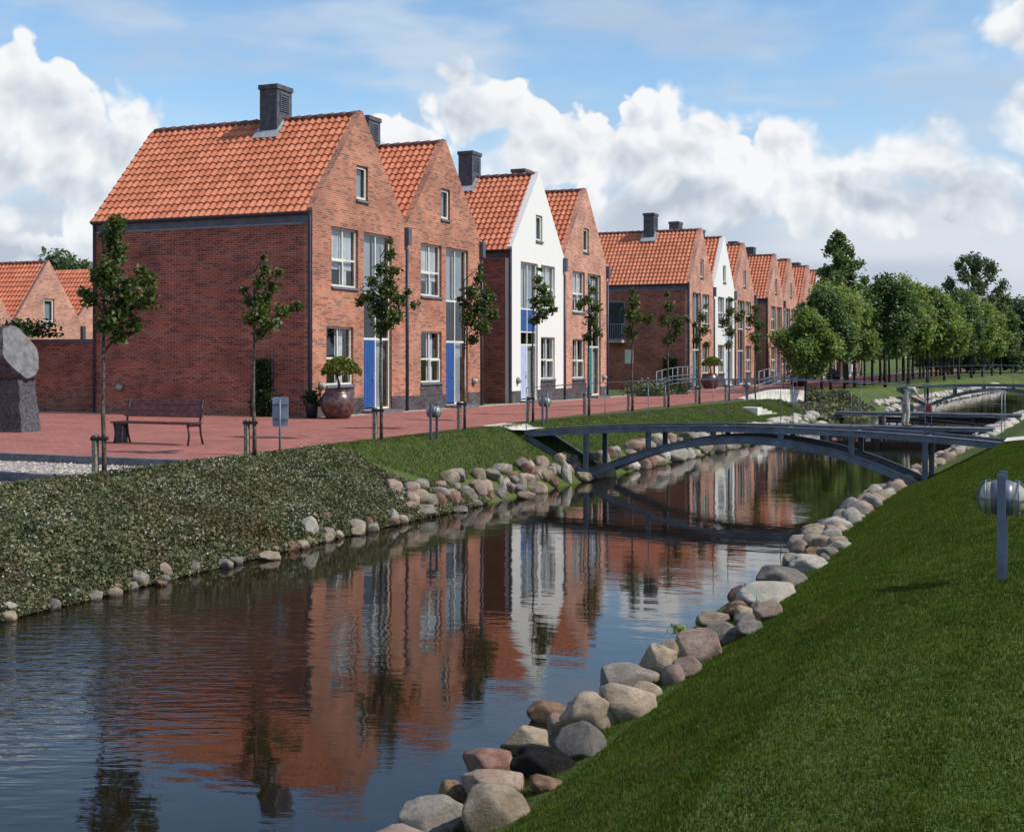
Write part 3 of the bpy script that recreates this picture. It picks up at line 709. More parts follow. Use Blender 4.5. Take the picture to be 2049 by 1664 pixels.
def chimney(t, w, rz):
    xa, xb = -3.62, -2.95; ya, yb = w / 2 - .44, w / 2 + .44
    c = MB(); c.box(xa, xb, ya, yb, rz - .62, rz + 1.02); c.box(xa - .04, xb + .04, ya - .04, yb + .04, rz + 1.02, rz + 1.17)
    c.box(xa + .08, xb - .08, ya + .08, yb - .08, rz + 1.17, rz + 1.19)
    ch = c.build('chimney', M_CHIM, t)
    v = MB(); v.box(xb, xb + .03, ya + .17, ya + .22, rz + .30, rz + .92); v.box(xb, xb + .03, yb - .22, yb - .17, rz + .30, rz + .92); v.box(xb, xb + .03, ya + .22, yb - .22, rz + .87, rz + .92)
    for i in range(8): v.obox((xb + .012, (ya + yb) / 2, rz + .34 + i * .066), (.02, 0, -.012), (0, (yb - ya) / 2 - .22, 0), (0, 0, .012))
    v.build('vent', M_ZINC, ch)
    fl = MB(); sl = 1.12
    for side in (-1, 1):
        yo = ya if side < 0 else yb
        zz = rz - .44 * sl + .12
        fl.obox((0.5 * (xa + xb), yo + side * .10, zz - .10 * sl * .8), ((xb - xa) / 2 + .12, 0, 0), (0, side * .13, -.13 * sl), (0, .008 * side, .01))
    for xx in (xa - .02, xb + .02):
        fl.obox((xx, ya + .16, rz - .26), (.03, 0, 0), (0, .24, .24 * sl), (0, -.05, .06)); fl.obox((xx, yb - .16, rz - .26), (.03, 0, 0), (0, .24, -.24 * sl), (0, .05, .06))
        for side in (-1, 1):
            yc = w / 2 + side * .30
            fl.obox((xx + (.09 if xx > -3.2 else -.09), yc, rz - .30 * sl + .115), (.08, 0, 0), (0, .27, -side * .27 * sl), (0, .004, .006))
    fl.build('flashing', M_LEAD, ch)

def wall_lamp(loc, n, label):
    """round bulkhead lamp; n = outward direction 'x' or 'y' (toward -y)"""
    t = thing('wall_lamp', label, 'lamp', loc, 0 if n == 'x' else -math.pi / 2, 'round lamps on the house fronts')
    MB().lathe([(.0, 0), (.13, 0), (.14, .05), (.12, .08), (.0, .081)], axis='x', n=20).build('housing', M_LAMP, t, True)
    MB().lathe([(.115, .08), (.11, .12), (.085, .165), (.045, .19), (.0, .197)], axis='x', n=20).build('globe', M_GLOBE, t, True)
    return t

BZ = lambda y: float(lerp_tab(ST, y)) 
def house(Y0, w, L, wall, label, mirror=False, door=None, panels=None, front_detail=True, side=True, lower_shift=0., chim=True, gap_before=False, wallside=None, lamp=None, top_z=None, sideholes=None, simple=False):
    base = BZ(Y0 + w / 2) if top_z is None else top_z
    EZ = 7.59 - base; RZ = 10.92 - base
    t = thing('gabled_house' if wall is not M_WHITE else 'white_house', label, 'house', (FX, Y0, base), 0, 'gabled row houses with red tiled roofs')
    door = door or M_BLUE; flip = (lambda a, b: (w - b, w - a)) if mirror else (lambda a, b: (a, b))
    wu0, wu1 = flip(1.1, 2.72); tu0, tu1 = flip(3.08, 4.95); lu0, lu1 = flip(1.1 - lower_shift, 2.72 - lower_shift)
    if wall is M_WHITE and not mirror: pass
    zw0, zw1 = 4.02, 5.87; zl0, zl1 = .96, 2.77
    gw = (w / 2 - .37, w / 2 + .37)
    hole_u = rect(wu0, wu1, zw0, zw1); hole_t = rect(tu0, tu1, .12, zw1); hole_l = rect(lu0, lu1, zl0, zl1); hole_g = rect(gw[0], gw[1], 6.86, 7.96)
    e = .06
    out = [(0, -.3), (w, -.3), (w, EZ + e), (w / 2, RZ + .14), (0, EZ + e)]
    wall_panel('gable_wall', out, [hole_u, hole_t, hole_l, hole_g], (0, 0, 0), (0, 1, 0), .30, wall, t, (1, 0, 0))
    # side and back walls
    sw = wallside or (M_BRICK if wall is M_WHITE else wall)
    wall_panel('side_wall', rect(0, L - .3, -.3, EZ - .38), sideholes or [], (-.3, 0, 0), (-1, 0, 0), .25, sw, t, (0, -1, 0))
    wall_panel('side_wall', rect(0, L - .3, -.3, EZ - .05), [], (-.3, w, 0), (-1, 0, 0), .25, sw, t, (0, 1, 0))
    wall_panel('back_wall', [(.25, -.3), (w - .25, -.3), (w - .25, EZ), (w / 2, RZ), (.25, EZ)], [], (-L, 0, 0), (0, 1, 0), .25, sw, t, (-1, 0, 0))
    # zinc band, gutter, pipes
    if side:
        MB().box(-L, -.02, -.012, .16, EZ - .40, EZ - .04).build('fascia', M_ZINC, t)
        MB().box(-L, -.30, -.03, .0, EZ - .43, EZ - .385).build('drip_edge', M_RAIL, t)
        g = MB(); 
        for i in range(7):
            a0, a1 = math.pi + i * math.pi / 7, math.pi + (i + 1) * math.pi / 7; r = .07
            for (rr) in (r,):
                g.quad((-L, -.12 + rr * math.cos(a0), EZ - .08 + rr * math.sin(a0)), (0, -.12 + rr * math.cos(a0), EZ - .08 + rr * math.sin(a0)), (0, -.12 + rr * math.cos(a1), EZ - .08 + rr * math.sin(a1)), (-L, -.12 + rr * math.cos(a1), EZ - .08 + rr * math.sin(a1)))
        g.box(-L, 0, -.195, -.182, EZ - .09, EZ - .06); g.build('gutter', M_GUTTER, t)
        MB().tube([(-.06, -.06, -.1), (-.06, -.06, EZ - .2), (-.08, -.12, EZ - .12)], .05, 10).build('downpipe', M_GUTTER, t, True)
        MB().tube([(-L + .05, -.06, -.1), (-L + .05, -.06, EZ - .2), (-L + .05, -.12, EZ - .12)], .04, 8).build('downpipe', M_GUTTER, t, True)
    r = link('roof', roof_mesh(L - .08, w, EZ, RZ), t, (-.14, 0, 0))
    rd = MB(); n = int(L / .42)
    for i in range(n):
        x0, x1 = -.2 - i * (L - .3) / n, -.2 - (i + 1) * (L - .3) / n - .03
        rd.tube([(x0, w / 2, RZ + .03), (x0 - .02, w / 2, RZ + .045), (x1, w / 2, RZ + .02)], [.10, .115, .098], 10)
    rd.build('ridge', M_RIDGE, r, True, (.14, 0, 0))
    vg = MB()
    sl = (RZ + .14 - EZ - e)
    vg.beam((.006, w - .0, EZ + e + .012), (.006, w / 2, RZ + .155), .09, .035)
    vg.build('verge_trim', M_ZINC if wall is not M_WHITE else M_FRAME, r, loc=(.14 - .14, 0, 0))
    if chim: chimney(t, w, RZ)
    # valley hopper and pipe at far edge
    MB().tube([(.06, w, .0), (.06, w, EZ - .75)], .045, 10).build('downpipe', M_GUTTER, t, True)
    hp = MB(); hp.box(.0, .16, w - .12, w + .12, EZ - .62, EZ - .02); hp.build('rain_hopper', M_ZINC, t)
    # plinth
    pl = MB(); px_ = .012
    segs = sorted([(lu0 - .06, lu1 + .06), (tu0, tu1)])
    (a0, a1), (b0, b1) = segs
    def pb(u0, u1, h):
        if u1 - u0 > .02: pl.box(.0 - .02, px_, u0, u1, -.3, h)
    low = (lu0 - .06, lu1 + .06)
    for (u0, u1) in [(0.0, a0), (a1, b0), (b1, w)]: pb(u0, u1, .52)
    pb(low[0], low[1], zl0 - .085)
    pl.box(-.1, px_, tu0, tu1, -.3, .10)
    pl.build('plinth', M_BRICKD, t)
    MB().box(.013, .55, tu0 - .1, tu1 - .2, -.2, .09).build('doorstep', M_SILL, t)
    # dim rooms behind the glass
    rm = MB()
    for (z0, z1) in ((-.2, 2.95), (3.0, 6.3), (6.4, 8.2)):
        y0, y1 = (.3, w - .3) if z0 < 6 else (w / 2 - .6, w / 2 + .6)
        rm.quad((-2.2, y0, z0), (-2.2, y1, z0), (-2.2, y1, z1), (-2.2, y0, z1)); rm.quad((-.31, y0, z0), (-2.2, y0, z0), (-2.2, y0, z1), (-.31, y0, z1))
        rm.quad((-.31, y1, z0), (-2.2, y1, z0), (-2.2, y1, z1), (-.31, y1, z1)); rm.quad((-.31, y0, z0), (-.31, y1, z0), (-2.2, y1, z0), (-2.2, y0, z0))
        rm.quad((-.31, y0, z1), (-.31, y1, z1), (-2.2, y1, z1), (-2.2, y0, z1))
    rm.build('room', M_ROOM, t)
    cs = (.0, .5, .0, .46) if not mirror else (.5, 1, .0, .46)
    window(t, wu0, wu1, zw0, zw1, (.5,), (.46,), cs, 'high')
    window(t, gw[0], gw[1], 6.86, 7.96, (), (), (.06, .94, .03, .97), 'full', mf=M_FRAME)
    window(t, lu0, lu1, zl0, zl1, (.5,), (.46,), (.5, 1, .0, .46), 'side')
    # tall stair window with front door below
    half = (tu0 + tu1) / 2
    f = window(t, tu0, tu1, .12, zw1, (), (), None, None, sill=False)
    m_ = MB()
    for zz in (2.42, 3.92): m_.box(-.158, -.1, tu0 + .055, tu1 - .055, zz - .035, zz + .035)
    m_.box(-.157, -.104, half - .03, half + .03, .175, zw1 - .055); m_.build('mullion', M_FRAME, f)
    if panels:
        pm = MB(); pm.box(-.15, -.115, tu0 + .06, half - .035, 2.98, 3.88); pm.box(-.15, -.115, half + .035, tu1 - .06, 2.98, 3.88); pm.build('infill_panel', panels, t)
        pm = MB(); pm.box(-.15, -.11, tu0 + .05, tu1 - .05, 2.93, 2.98); pm.build('rail', M_FRAME, f)
    cl = MB(); n = 20
    for i in range(n):
        y0, y1 = half + .05 + (tu1 - half - .1) * i / n, half + .05 + (tu1 - half - .1) * (i + 1) / n
        cl.quad((-.26 + .02 * math.sin(i * 2.2), y0, 4.0), (-.26 + .02 * math.sin((i + 1) * 2.2), y1, 4.0), (-.26 + .02 * math.sin((i + 1) * 2.2), y1, 5.85), (-.26 + .02 * math.sin(i * 2.2), y0, 5.85))
    cl.quad((-.3, half + .35, .15), (-.3, tu1 - .08, .15), (-.3, tu1 - .08, 2.4), (-.3, half + .35, 2.4))
    cl.quad((-.28, tu0 + .05, 3.95), (-.28, half - .05, 3.95), (-.28, half - .05, 5.85), (-.28, tu0 + .05, 5.85))
    cl.build('curtain', M_BLIND, f)
    d = MB(); d.box(-.15, -.10, tu0 + .06, half - .035, .13, 2.38)
    for i in range(1, 5):
        yy = tu0 + .06 + (half - .1 - tu0) * i / 5; d.box(-.10, -.094, yy - .004, yy + .004, .2, 2.3)
    dd = d.build('front_door', door, t)
    h = MB(); h.tube([(-.10, half - .13, 1.1), (-.05, half - .13, 1.1), (-.05, half - .25, 1.1)], .012, 6); h.box(-.1, -.088, half - .155, half - .105, 1.0, 1.2)
    h.box(-.1, -.088, half - .19, half - .12, 1.25, 1.29); h.build('handle', M_RAIL, dd)
    if lamp is not None: wall_lamp((FX + .0, Y0 + lamp, base + .95), 'x', 'round lamp beside the front door of the ' + label.split(',')[0])
    return t
HL = 8.3
# (width, ...) worked out from the photo
house(33.43, 5.97, HL, M_BRICKO, 'nearest brick house, with the big blank side wall behind the bench', lower_shift=.3, lamp=.45, wallside=M_BRICK)
house(39.40, 6.08, HL, M_BRICKO, 'second brick house, joined to the nearest house and also with a blue door', side=False, lamp=5.4)
house(48.53, 5.85, HL, M_WHITE, 'nearest white house, its gable plastered white', mirror=True, panels=M_BLUE, door=M_PALE, lamp=.55)
house(54.38, 5.82, HL, M_BRICKY, 'pale brick house with a teal door, joined to the nearest white house', side=False, door=M_TEAL, lamp=5.3)
sh = [[(u - .3, z) for (u, z) in rect(4.05, 5.15, 3.05, 5.35)], [(u - .3, z) for (u, z) in rect(3.55, 3.95, 1.65, 2.35)]]
h5 = house(75.16, 5.58, HL, M_BRICKY, 'brick house with a small balcony on its side wall', mirror=True, door=M_TEAL, wallside=M_BRICK, sideholes=sh)
house(80.74, 5.53, HL, M_WHITE, 'second white house, joined to the house with the balcony', side=False, panels=M_PALE, door=M_PALE)
house(86.27, 5.94, HL, M_BRICKY, 'brick house right of the second white house', side=False, mirror=True)
house(96.7, 5.7, HL, M_BRICKY, 'brick house at the near end of the third group, before the leafy trees')
house(102.4, 5.6, HL, M_BRICKY, 'brick house half hidden, second of the third group', side=False, mirror=True)
house(110.2, 5.7, HL, M_BRICKY, 'brick house whose roof just clears the row of leafy trees')
house(115.9, 5.6, HL, M_WHITE, 'farthest white gable, peeping over the leafy trees', side=False, panels=M_PALE)
house(121.5, 5.6, HL, M_BRICKY, 'last roof seen above the leafy trees', side=False, mirror=True)
for i, y0 in enumerate((131.5, 137.2)):
    house(y0, 5.6, HL, M_BRICKY if i else M_WHITE, ['white house front showing low between the tree trunks', 'last brick house front showing between the tree trunks'][i], side=(i == 0), chim=False)
# balcony and side window of the fifth house
bl = thing('balcony', 'small steel balcony on the side wall of the fifth house', 'balcony', (0, 0, 0)); bpy.data.objects.remove(bl)
b = MB(); b.box(-5.3, -3.95, -.9, -.01, 2.85, 3.0); bo = b.build('balcony', M_CONC, h5)
b = MB(); b.box(-5.3, -5.26, -.9, -.02, 3.95, 3.99); b.box(-3.99, -3.95, -.9, -.02, 3.95, 3.99); b.box(-5.26, -3.99, -.9, -.86, 3.95, 3.99)
for i in range(12): x = -5.25 + i * .115; b.box(x, x + .02, -.89, -.87, 3.0, 3.95)
for xx in (-5.29, -3.98):
    for j in range(5): b.box(xx, xx + .02, -.85 + j * .19, -.83 + j * .19, 3.0, 3.95)
b.build('railing', M_RAIL, bo)
def side_window(x0, x1, z0, z1, nm, dark=True):
    b = MB(); t = .06
    b.box(x0, x0 + t, -.02, .08, z0, z1); b.box(x1 - t, x1, -.02, .08, z0, z1); b.box(x0 + t, x1 - t, -.02, .08, z0, z0 + t); b.box(x0 + t, x1 - t, -.02, .08, z1 - t, z1)
    f = b.build(nm, M_RAIL if nm == 'balcony_door' else M_FRAME, h5)
    g = MB(); g.quad((x0 + .02, .05, z0), (x1 - .02, .05, z0), (x1 - .02, .05, z1), (x0 + .02, .05, z1)); g.build('pane', M_GLASS if nm == 'window' else M_DARKPANE, f)
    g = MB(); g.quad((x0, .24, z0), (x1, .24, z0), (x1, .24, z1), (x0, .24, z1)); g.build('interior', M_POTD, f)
side_window(-5.15, -4.05, 3.05, 5.35, 'balcony_door'); side_window(-3.95, -3.55, 1.65, 2.35, 'window')
MB().box(-4.02, -3.48, -.10, -.025, 1.58, 2.42).box(-3.95, -3.55, -.13, -.11, 1.66, 2.34, 0).build('bay_box', M_FRAME, h5)
# lamp on the blank side wall
wall_lamp(Vector((FX - 7.2, 33.43, BZ(33) + .85)), 'y', 'round lamp on the blank brick wall above the bench')

# small houses behind the garden wall on the left
def small_house(X, Y0, w, ez, rzz, L, label):
    t = thing('small_gabled_house', label, 'house', (X, Y0, 1.2), 0, 'low gabled houses behind the garden wall')
    hole = rect(w / 2 - .38, w / 2 + .38, ez + .1, ez + 1.35)
    wall_panel('gable_wall', [(0, -.3), (w, -.3), (w, ez + .05), (w / 2, rzz + .12), (0, ez + .05)], [hole], (0, 0, 0), (0, 1, 0), .25, M_BRICKY, t, (1, 0, 0))
    wall_panel('side_wall', rect(0, L - .25, -.3, ez - .05), [], (-.25, 0, 0), (-1, 0, 0), .25, M_BRICKY, t, (0, -1, 0))
    wall_panel('side_wall', rect(0, L - .25, -.3, ez - .05), [], (-.25, w, 0), (-1, 0, 0), .25, M_BRICKY, t, (0, 1, 0))
    r = link('roof', roof_mesh(L - .08, w, ez, rzz), t, (-.14, 0, 0))
    rd = MB(); n = int(L / .42)
    for i in range(n): rd.tube([(-.2 - i * (L - .3) / n, w / 2, rzz + .04), (-.2 - (i + 1) * (L - .3) / n - .03, w / 2, rzz + .02)], [.115, .10], 8)
    rd.build('ridge', M_RIDGE, r, True, (.14, 0, 0))
    v = MB(); v.beam((.006, w, ez + .065), (.006, w / 2, rzz + .135), .08, .022); v.beam((.006, 0, ez + .065), (.006, w / 2, rzz + .135), .08, .022); v.build('verge_trim', M_ZINC, r)
    window(t, hole[0][0], hole[1][0], ez + .1, ez + 1.35, (), (), (.05, .95, .03, .97), 'full')
    MB().box(0, .16, w - .12, w + .12, .3, ez - .05).build('downpipe', M_GUTTER, t)
GX = -50.0
small_house(GX, 51.1, 5.0, 3.68, 6.95, 9.0, 'low brick gable with one small window, above the garden wall')
small_house(GX, 46.1, 5.0, 3.68, 6.95, 9.0, 'low brick house cut by the left edge of the photo')
small_house(GX - .6, 56.2, 5.0, 3.68, 6.75, 9.0, 'low tiled house just left of the big blank side wall')
# ------------------------------------------------------------------ garden wall
gw = thing('garden_wall', 'brick garden wall running left from the blank side wall', 'wall', (FX - HL, 33.9, BZ(33)))
wall_panel('wall', rect(0, 22, -.3, 2.30), [], (-.08, 0, 0), (-1, 0, 0), .25, M_BRICK, gw, (0, -1, 0))
MB().box(-22.1, -.08, -.05, .30, 2.30, 2.42).build('coping', M_ZINC, gw)
MB().box(-.16, -.02, -.12, -.02, -.2, 2.42).build('corner_post', M_IRON, gw)
cp = thing('lean_to', 'low flat-roofed shelter with dark opening behind the stone sculpture', 'shelter', (FX - HL - 5.6, 32.9, BZ(33)))
MB().box(-6.5, 1.4, -1.1, .9, 2.50, 2.62).build('roof', M_CONC, cp)
MB().box(-6.4, .2, -1.0, -.92, 2.18, 2.26).build('rail', M_RAIL, cp)
for x in (-6.3, .1): MB().box(x, x + .12, -1.0, -.88, -.1, 2.5).build('post', M_IRON, cp)
MB().box(-6.4, .2, .75, .85, -.1, 2.45).build('back_panel', M_IRON, cp)
rng = np.random.default_rng(51)
C = np.stack([rng.uniform(-36.8, -31.3, 2600), rng.uniform(32.4, 34.3, 2600), BZ(33) + 2.5 + rng.uniform(0, 1, 2600) ** 2 * .5], -1)
C[:, 2] += .12 * np.sin(C[:, 0] * 2.3)
V, F = leaf_quads(C, .13, rng); tag(link('roof_creeper', np_mesh('roof_creeper', V, F, M_IVY)), 'leafy creeper spilling over the wall top above the shelter', 'creeper')

# ------------------------------------------------------------------ ivy on trellis, planters, pots
def climber(X, Yw, z0, w, h, label):
    t = thing('climbing_plant', label, 'climber', (X, Yw, z0))
    b = MB()
    for i in range(3): b.tube([(w * i / 2, -.05, 0), (w * i / 2, -.05, h)], .012, 6)
    for z in (h, h * .75, h * .5, h * .25): b.tube([(0, -.05, z), (w, -.05, z)], .012, 6)
    b.build('trellis', M_RAIL, t)
    rg = np.random.default_rng(int(X * -10)); n = 1500
    C = np.stack([rg.uniform(0, w, n), rg.uniform(-.22, -.02, n), rg.uniform(0, h * .86, n)], -1)
    m = rg.uniform(size=n) < .45; C[m, 0] += rg.uniform(-.05, w * .9, m.sum()) * (C[m, 2] < h * .35); C[:, 1] -= .12 * (C[:, 2] < h * .4)
    V, F = leaf_quads(C, .10, rg); link('leaves', np_mesh('leaves', V, F, M_IVY), t)
climber(-23.0, 33.4, BZ(33), .62, 2.05, 'climbing plant on narrow trellis beside the downpipe of the blank wall')
climber(-22.6, 75.1, 1.2, .9, 2.2, 'climbing shrub on the side wall below the balcony house\'s corner')

def planter(loc, sc, label, dark=False, bonsai=True):
    t = thing('planter', label, 'planter', loc, 0, 'round pots with small trees by the houses'); t.scale = (sc,) * 3
    MB().lathe([(.0, 0), (.30, 0), (.36, .04), (.47, .22), (.52, .42), (.50, .60), (.42, .76), (.37, .80), (.385, .84), (.40, .86), (.36, .86), (.34, .78), (.33, .72)], n=32).build('pot', M_POTD if dark else M_POT, t, True)
    MB().lathe([(0, .76), (.34, .76)], n=24).build('soil', M_SOIL, t)
    if bonsai:
        rg = np.random.default_rng(int(abs(loc[1]) * 10))
        b = MB(); b.tube([(0, 0, .7), (.05, 0, 1.0), (-.04, .02, 1.25), (.10, 0, 1.5)], [.05, .04, .035, .025], 8)
        for a in range(7):
            t_ = a * .9; b.tube([(.02, 0, 1.25), (.3 * math.cos(t_), .3 * math.sin(t_), 1.45), (.55 * math.cos(t_), .55 * math.sin(t_), 1.42)], [.02, .015, .008], 5)
        b.build('stem', M_BARK, t, True)
        n = 2600; a = rg.uniform(0, 6.28, n); r = np.sqrt(rg.uniform(0, 1, n)) * .60
        C = np.stack([r * np.cos(a) + .12, r * np.sin(a), 1.50 + .26 * (1 - (r / .68) ** 2) - .30 * (r / .68) ** 3 + rg.uniform(-.09, .07, n)], -1)
        V, F = leaf_quads(C, .075, rg); link('crown', np_mesh('crown', V, F, M_BONSAI), t)
    return t
p = hit(676, 838); planter((p.x, p.y, p.z + .01), 1.0, 'round brown pot with umbrella-shaped dwarf tree by the nearest house')
planter((-18.9, 71.9, 1.35), 1.0, 'reddish round pot with yellow-green dwarf tree beside the first curved railing')
planter((-17.2, 88.6, 1.16), 1.1, 'dark round pot in the shade under the nearest row tree', True, False)
planter((-17.5, 104.5, 1.16), 1.1, 'farther dark round pot seen between the tree trunks', True, False)
sp = thing('flower_pot', 'small dark blue pot with a low plant at the nearest house\'s corner', 'pot', (-20.75, 33.0, 1.33))
MB().lathe([(0, 0), (.15, 0), (.20, .38), (.22, .42), (.19, .42), (.18, .36)], n=20).build('pot', M_POTD, sp, True)
rg = np.random.default_rng(5); C = rg.normal(size=(420, 3)) * np.array([.13, .13, .14]) + np.array([0, 0, .58]); V, F = leaf_quads(C, .09, rg); link('leaves', np_mesh('leaves', V, F, M_IVY), sp)
def shrub(loc, r, n, m, label, group=None, size=.09, name='low_shrub'):
    rg = np.random.default_rng(int(abs(loc[0] * 37 + loc[1] * 11))); C = rg.normal(size=(n, 3)) * np.array([r, r, r * .6]) * .6; C[:, 2] = np.abs(C[:, 2]); V, F = leaf_quads(C, size, rg)
    o = link(name, np_mesh(name, V, F, m)); o.location = loc; return tag(o, label, 'shrub', group)
for i, (x, y, r) in enumerate([(-19.6, 62.5, .6), (-19.9, 64.5, .7), (-19.4, 66.5, .55), (-21.6, 68, .8), (-20.8, 70.5, .6)]):
    shrub((x, y, 1.2), r, 500, M_WEED if i % 2 else M_IVY, 'low shrub in the bed below the balcony house\'s side wall', 'low shrubs in the bed between the second and third pairs of houses', .13)
# paved hump pieces: pale edge wall and curved railings
def arch_rail(pts, label, n=9):
    t = thing('curved_railing', label, 'railing', pts[0], 0)
    A = Vector(pts[0]); B = Vector(pts[1]); P = lambda f, h: (B - A) * f + Vector((0, 0, h + .42 * math.sin(math.pi * (.15 + .5 * f)) - .19))
    for h in (.35, .55, .75, 1.2): MB().tube([P(i / 12, h) for i in range(13)], .025, 6).build('rail', M_RAIL, t, True)
    for i in range(n): MB().tube([P(i / (n - 1), -.1), P(i / (n - 1), 1.2)], .022, 6).build('post', M_RAIL, t, True)
arch_rail(((-19.7, 64.2, 1.18), (-19.7, 72.0, 1.18)), 'curved tubular railing on the house side of the humped path')
arch_rail(((-14.45, 64.4, 1.22), (-14.35, 73.6, 1.22)), 'curved tubular railing above the pale stone wall')
hw = thing('headwall', 'pale curved stone wall of the humped path beside the inlet', 'wall', (0, 0, 0)); 
b = MB(); A = Vector((-14.36, 60.2, 0)); B = Vector((-14.08, 74.4, 0)); n = 16; nn = Vector((1, 0, 0)) * .15
for i in range(n):
    f0, f1 = i / n, (i + 1) / n; z0, z1 = 1.20 + .26 * math.sin(math.pi * f0), 1.20 + .26 * math.sin(math.pi * f1)
    a0, a1 = A + (B - A) * f0, A + (B - A) * f1
    k = len(b.v); b.v += [tuple(q) for q in (a0 + nn, a1 + nn, a1 - nn, a0 - nn)]; b.v += [tuple(Vector((q.x, q.y, z))) for q, z in ((a0 + nn, z0), (a1 + nn, z1), (a1 - nn, z1), (a0 - nn, z0))]
    for q in ((0, 1, 5, 4), (1, 2, 6, 5), (2, 3, 7, 6), (3, 0, 4, 7), (4, 5, 6, 7)): b.f.append(tuple(k + j for j in q)); b.mi.append(0)
b.build('wall', M_WHITECONC, hw)
def stairs(a, b_, n, w, label):
    t = thing('stone_steps', label, 'steps', a); A = Vector(a); B = Vector(b_); d = (B - A) / n; side = Vector((d.y, -d.x, 0)).normalized() * w / 2; fl = Vector((d.x, d.y, 0))
    m = MB()
    for i in range(n): m.obox(fl * (i + .5) + Vector((0, 0, d.z * i - .30)), fl * .5, side, Vector((0, 0, .30 + .02)))
    m.build('treads', M_WHITECONC, t)
    return t
stairs((-12.2, 52.6, 1.06), (-11.9, 58.6, .22), 8, .7, 'pale stone steps going down the lawn to the low footbridge')
stairs((-12.6, 75.4, .98), (-11.2, 76.6, .2), 6, 1.0, 'farther pale stone steps between rough weeds and lawn')

# ------------------------------------------------------------------ bench, sculpture, sign
def bench():
    p = hit(320, 889); t = thing('park_bench', 'long red-brown slatted bench with iron legs on the paved plaza', 'bench', (p.x, p.y, p.z + .012), R(0)); w = 1.93
    for s in (-1, 1):
        b = MB(); x = s * (w / 2 - .02)
        b.tube([(x, .20, 0), (x, .13, .2), (x, .10, .42), (x, .13, .62), (x, .22, .93)], [.022, .022, .025, .022, .018], 6)
        b.tube([(x, -.30, 0), (x, -.26, .2), (x, -.30, .41)], .022, 6); b.tube([(x, -.32, .41), (x, .11, .40)], .022, 6)
        b.build('leg', M_IRON, t, True)
    b = MB()
    for i in range(4): b.box(-w / 2 - .06, w / 2 + .06, -.33 + i * .115, -.24 + i * .115, .43, .465)
    b.build('seat', M_BENCH, t)
    b = MB()
    for i in range(3): z = .56 + i * .125; b.obox((0, .115 + .052 * i + .0, z + .055), (w / 2 + .04, 0, 0), (0, .013, -.005), (0, .022, .052))
    b.build('backrest', M_BENCH, t)
    return t
bench()
p = hit(243, 886); o = MB().box(-.09, .09, -.09, .09, 0, .42).build('stone_bollard', M_GRANITE); o.location = (p.x, p.y, p.z + .01); tag(o, 'short square stone post under the bench\'s left end', 'bollard')

def rock_mesh(seed, sub=3, squash=(1, .8, .6), rough=.22, flat=.25):
    bm = bmesh.new(); bmesh.ops.create_icosphere(bm, subdivisions=sub, radius=1)
    rg = random.Random(seed); off = Vector((rg.uniform(0, 99), rg.uniform(0, 99), rg.uniform(0, 99)))
    cuts = [(Vector((rg.gauss(0, 1), rg.gauss(0, 1), rg.gauss(0, .7))).normalized(), rg.uniform(.55, .88)) for _ in range(9)]
    for v in bm.verts:
        n = v.co.normalized(); r = 1 + rough * mnoise.fractal(n * 1.1 + off, .8, 2.0, 3) + rough * .10 * mnoise.fractal(n * 5 + off, .7, 2., 3)
        q = n * r
        for (c, dd) in cuts:
            e = q.dot(c) - dd
            if e > 0: q -= c * e * (.70 + flat)
        v.co = Vector((q.x * squash[0], q.y * squash[1], q.z * squash[2]))
    me = bpy.data.meshes.new('rock'); bm.to_mesh(me); bm.free(); me.polygons.foreach_set('use_smooth', [True] * len(me.polygons)); return me
def rockmat(name, c, c2, speck=.35, bmp=.35):
    def fn(t, bs):
        tc = t.node('ShaderNodeTexCoord').outputs['Object']; rd = t.node('ShaderNodeObjectInfo').outputs['Random']
        p = t.v('ADD', tc, t.v('SCALE', t.comb(1, 2, 3), t.m('MULTIPLY', rd, 17.)))
        a = t.noise(p, 1.6, 5, .62); b = t.noise(p, 9, 4, .7); f = t.noise(p, 38, 3, .8)
        col = t.mix(t.ss(a, .35, .65), c, c2)
        lay = t.noise(t.v('MULTIPLY', p, (.6, .6, 3.)), 3.2, 5, .7)
        col = t.mix(t.m('MULTIPLY', t.ss(lay, .5, .62), .55), col, tuple(x * .6 for x in c))
        col = t.mix(t.m('MULTIPLY', t.ss(b, .52, .70), speck), col, tuple(x * .45 for x in c))
        col = t.mix(t.m('MULTIPLY', t.ss(f, .55, .7), speck * .9), col, tuple(min(.8, x * 1.5) for x in c2))
        col = t.mix(1., col, t.mix(rd, (.58, .575, .57), (.86, .84, .81)), 'MULTIPLY')
        wet = t.m('MULTIPLY', t.ss(t.m('ADD', t.sep(pos(t))[2], t.m('MULTIPLY', a, .04)), .07, .035), .62); col = t.mix(wet, col, (.045, .032, .02))
        t.put(bs.inputs['Base Color'], col); bs.inputs['Roughness'].default_value = .82; bs.inputs['Specular IOR Level'].default_value = .25
        wv = t.noise(t.v('MULTIPLY', p, (1, 3, 1)), 3, 4, .6)
        bump(t, bs, t.m('ADD', t.m('ADD', b, t.m('MULTIPLY', f, .7)), wv), bmp * 1.5, .05)
    return mat(name, fn)
RM = {'beige': rockmat('beige boulder', (.37, .29, .205), (.54, .44, .33)), 'grey': rockmat('grey boulder', (.30, .26, .215), (.44, .39, .34)),
      'pink': rockmat('pinkish boulder', (.34, .24, .19), (.48, .36, .29)), 'brown': rockmat('brown boulder', (.20, .12, .075), (.36, .23, .15)),
      'red': rockmat('reddish boulder', (.26, .13, .10), (.40, .24, .19)), 'pale': rockmat('pale boulder', (.46, .42, .36), (.60, .56, .50)),
      'dark': rockmat('black boulder', (.022, .020, .022), (.06, .055, .058), .5, .8), 'slate': rockmat('slate grey boulder', (.20, .18, .165), (.31, .28, .25))}
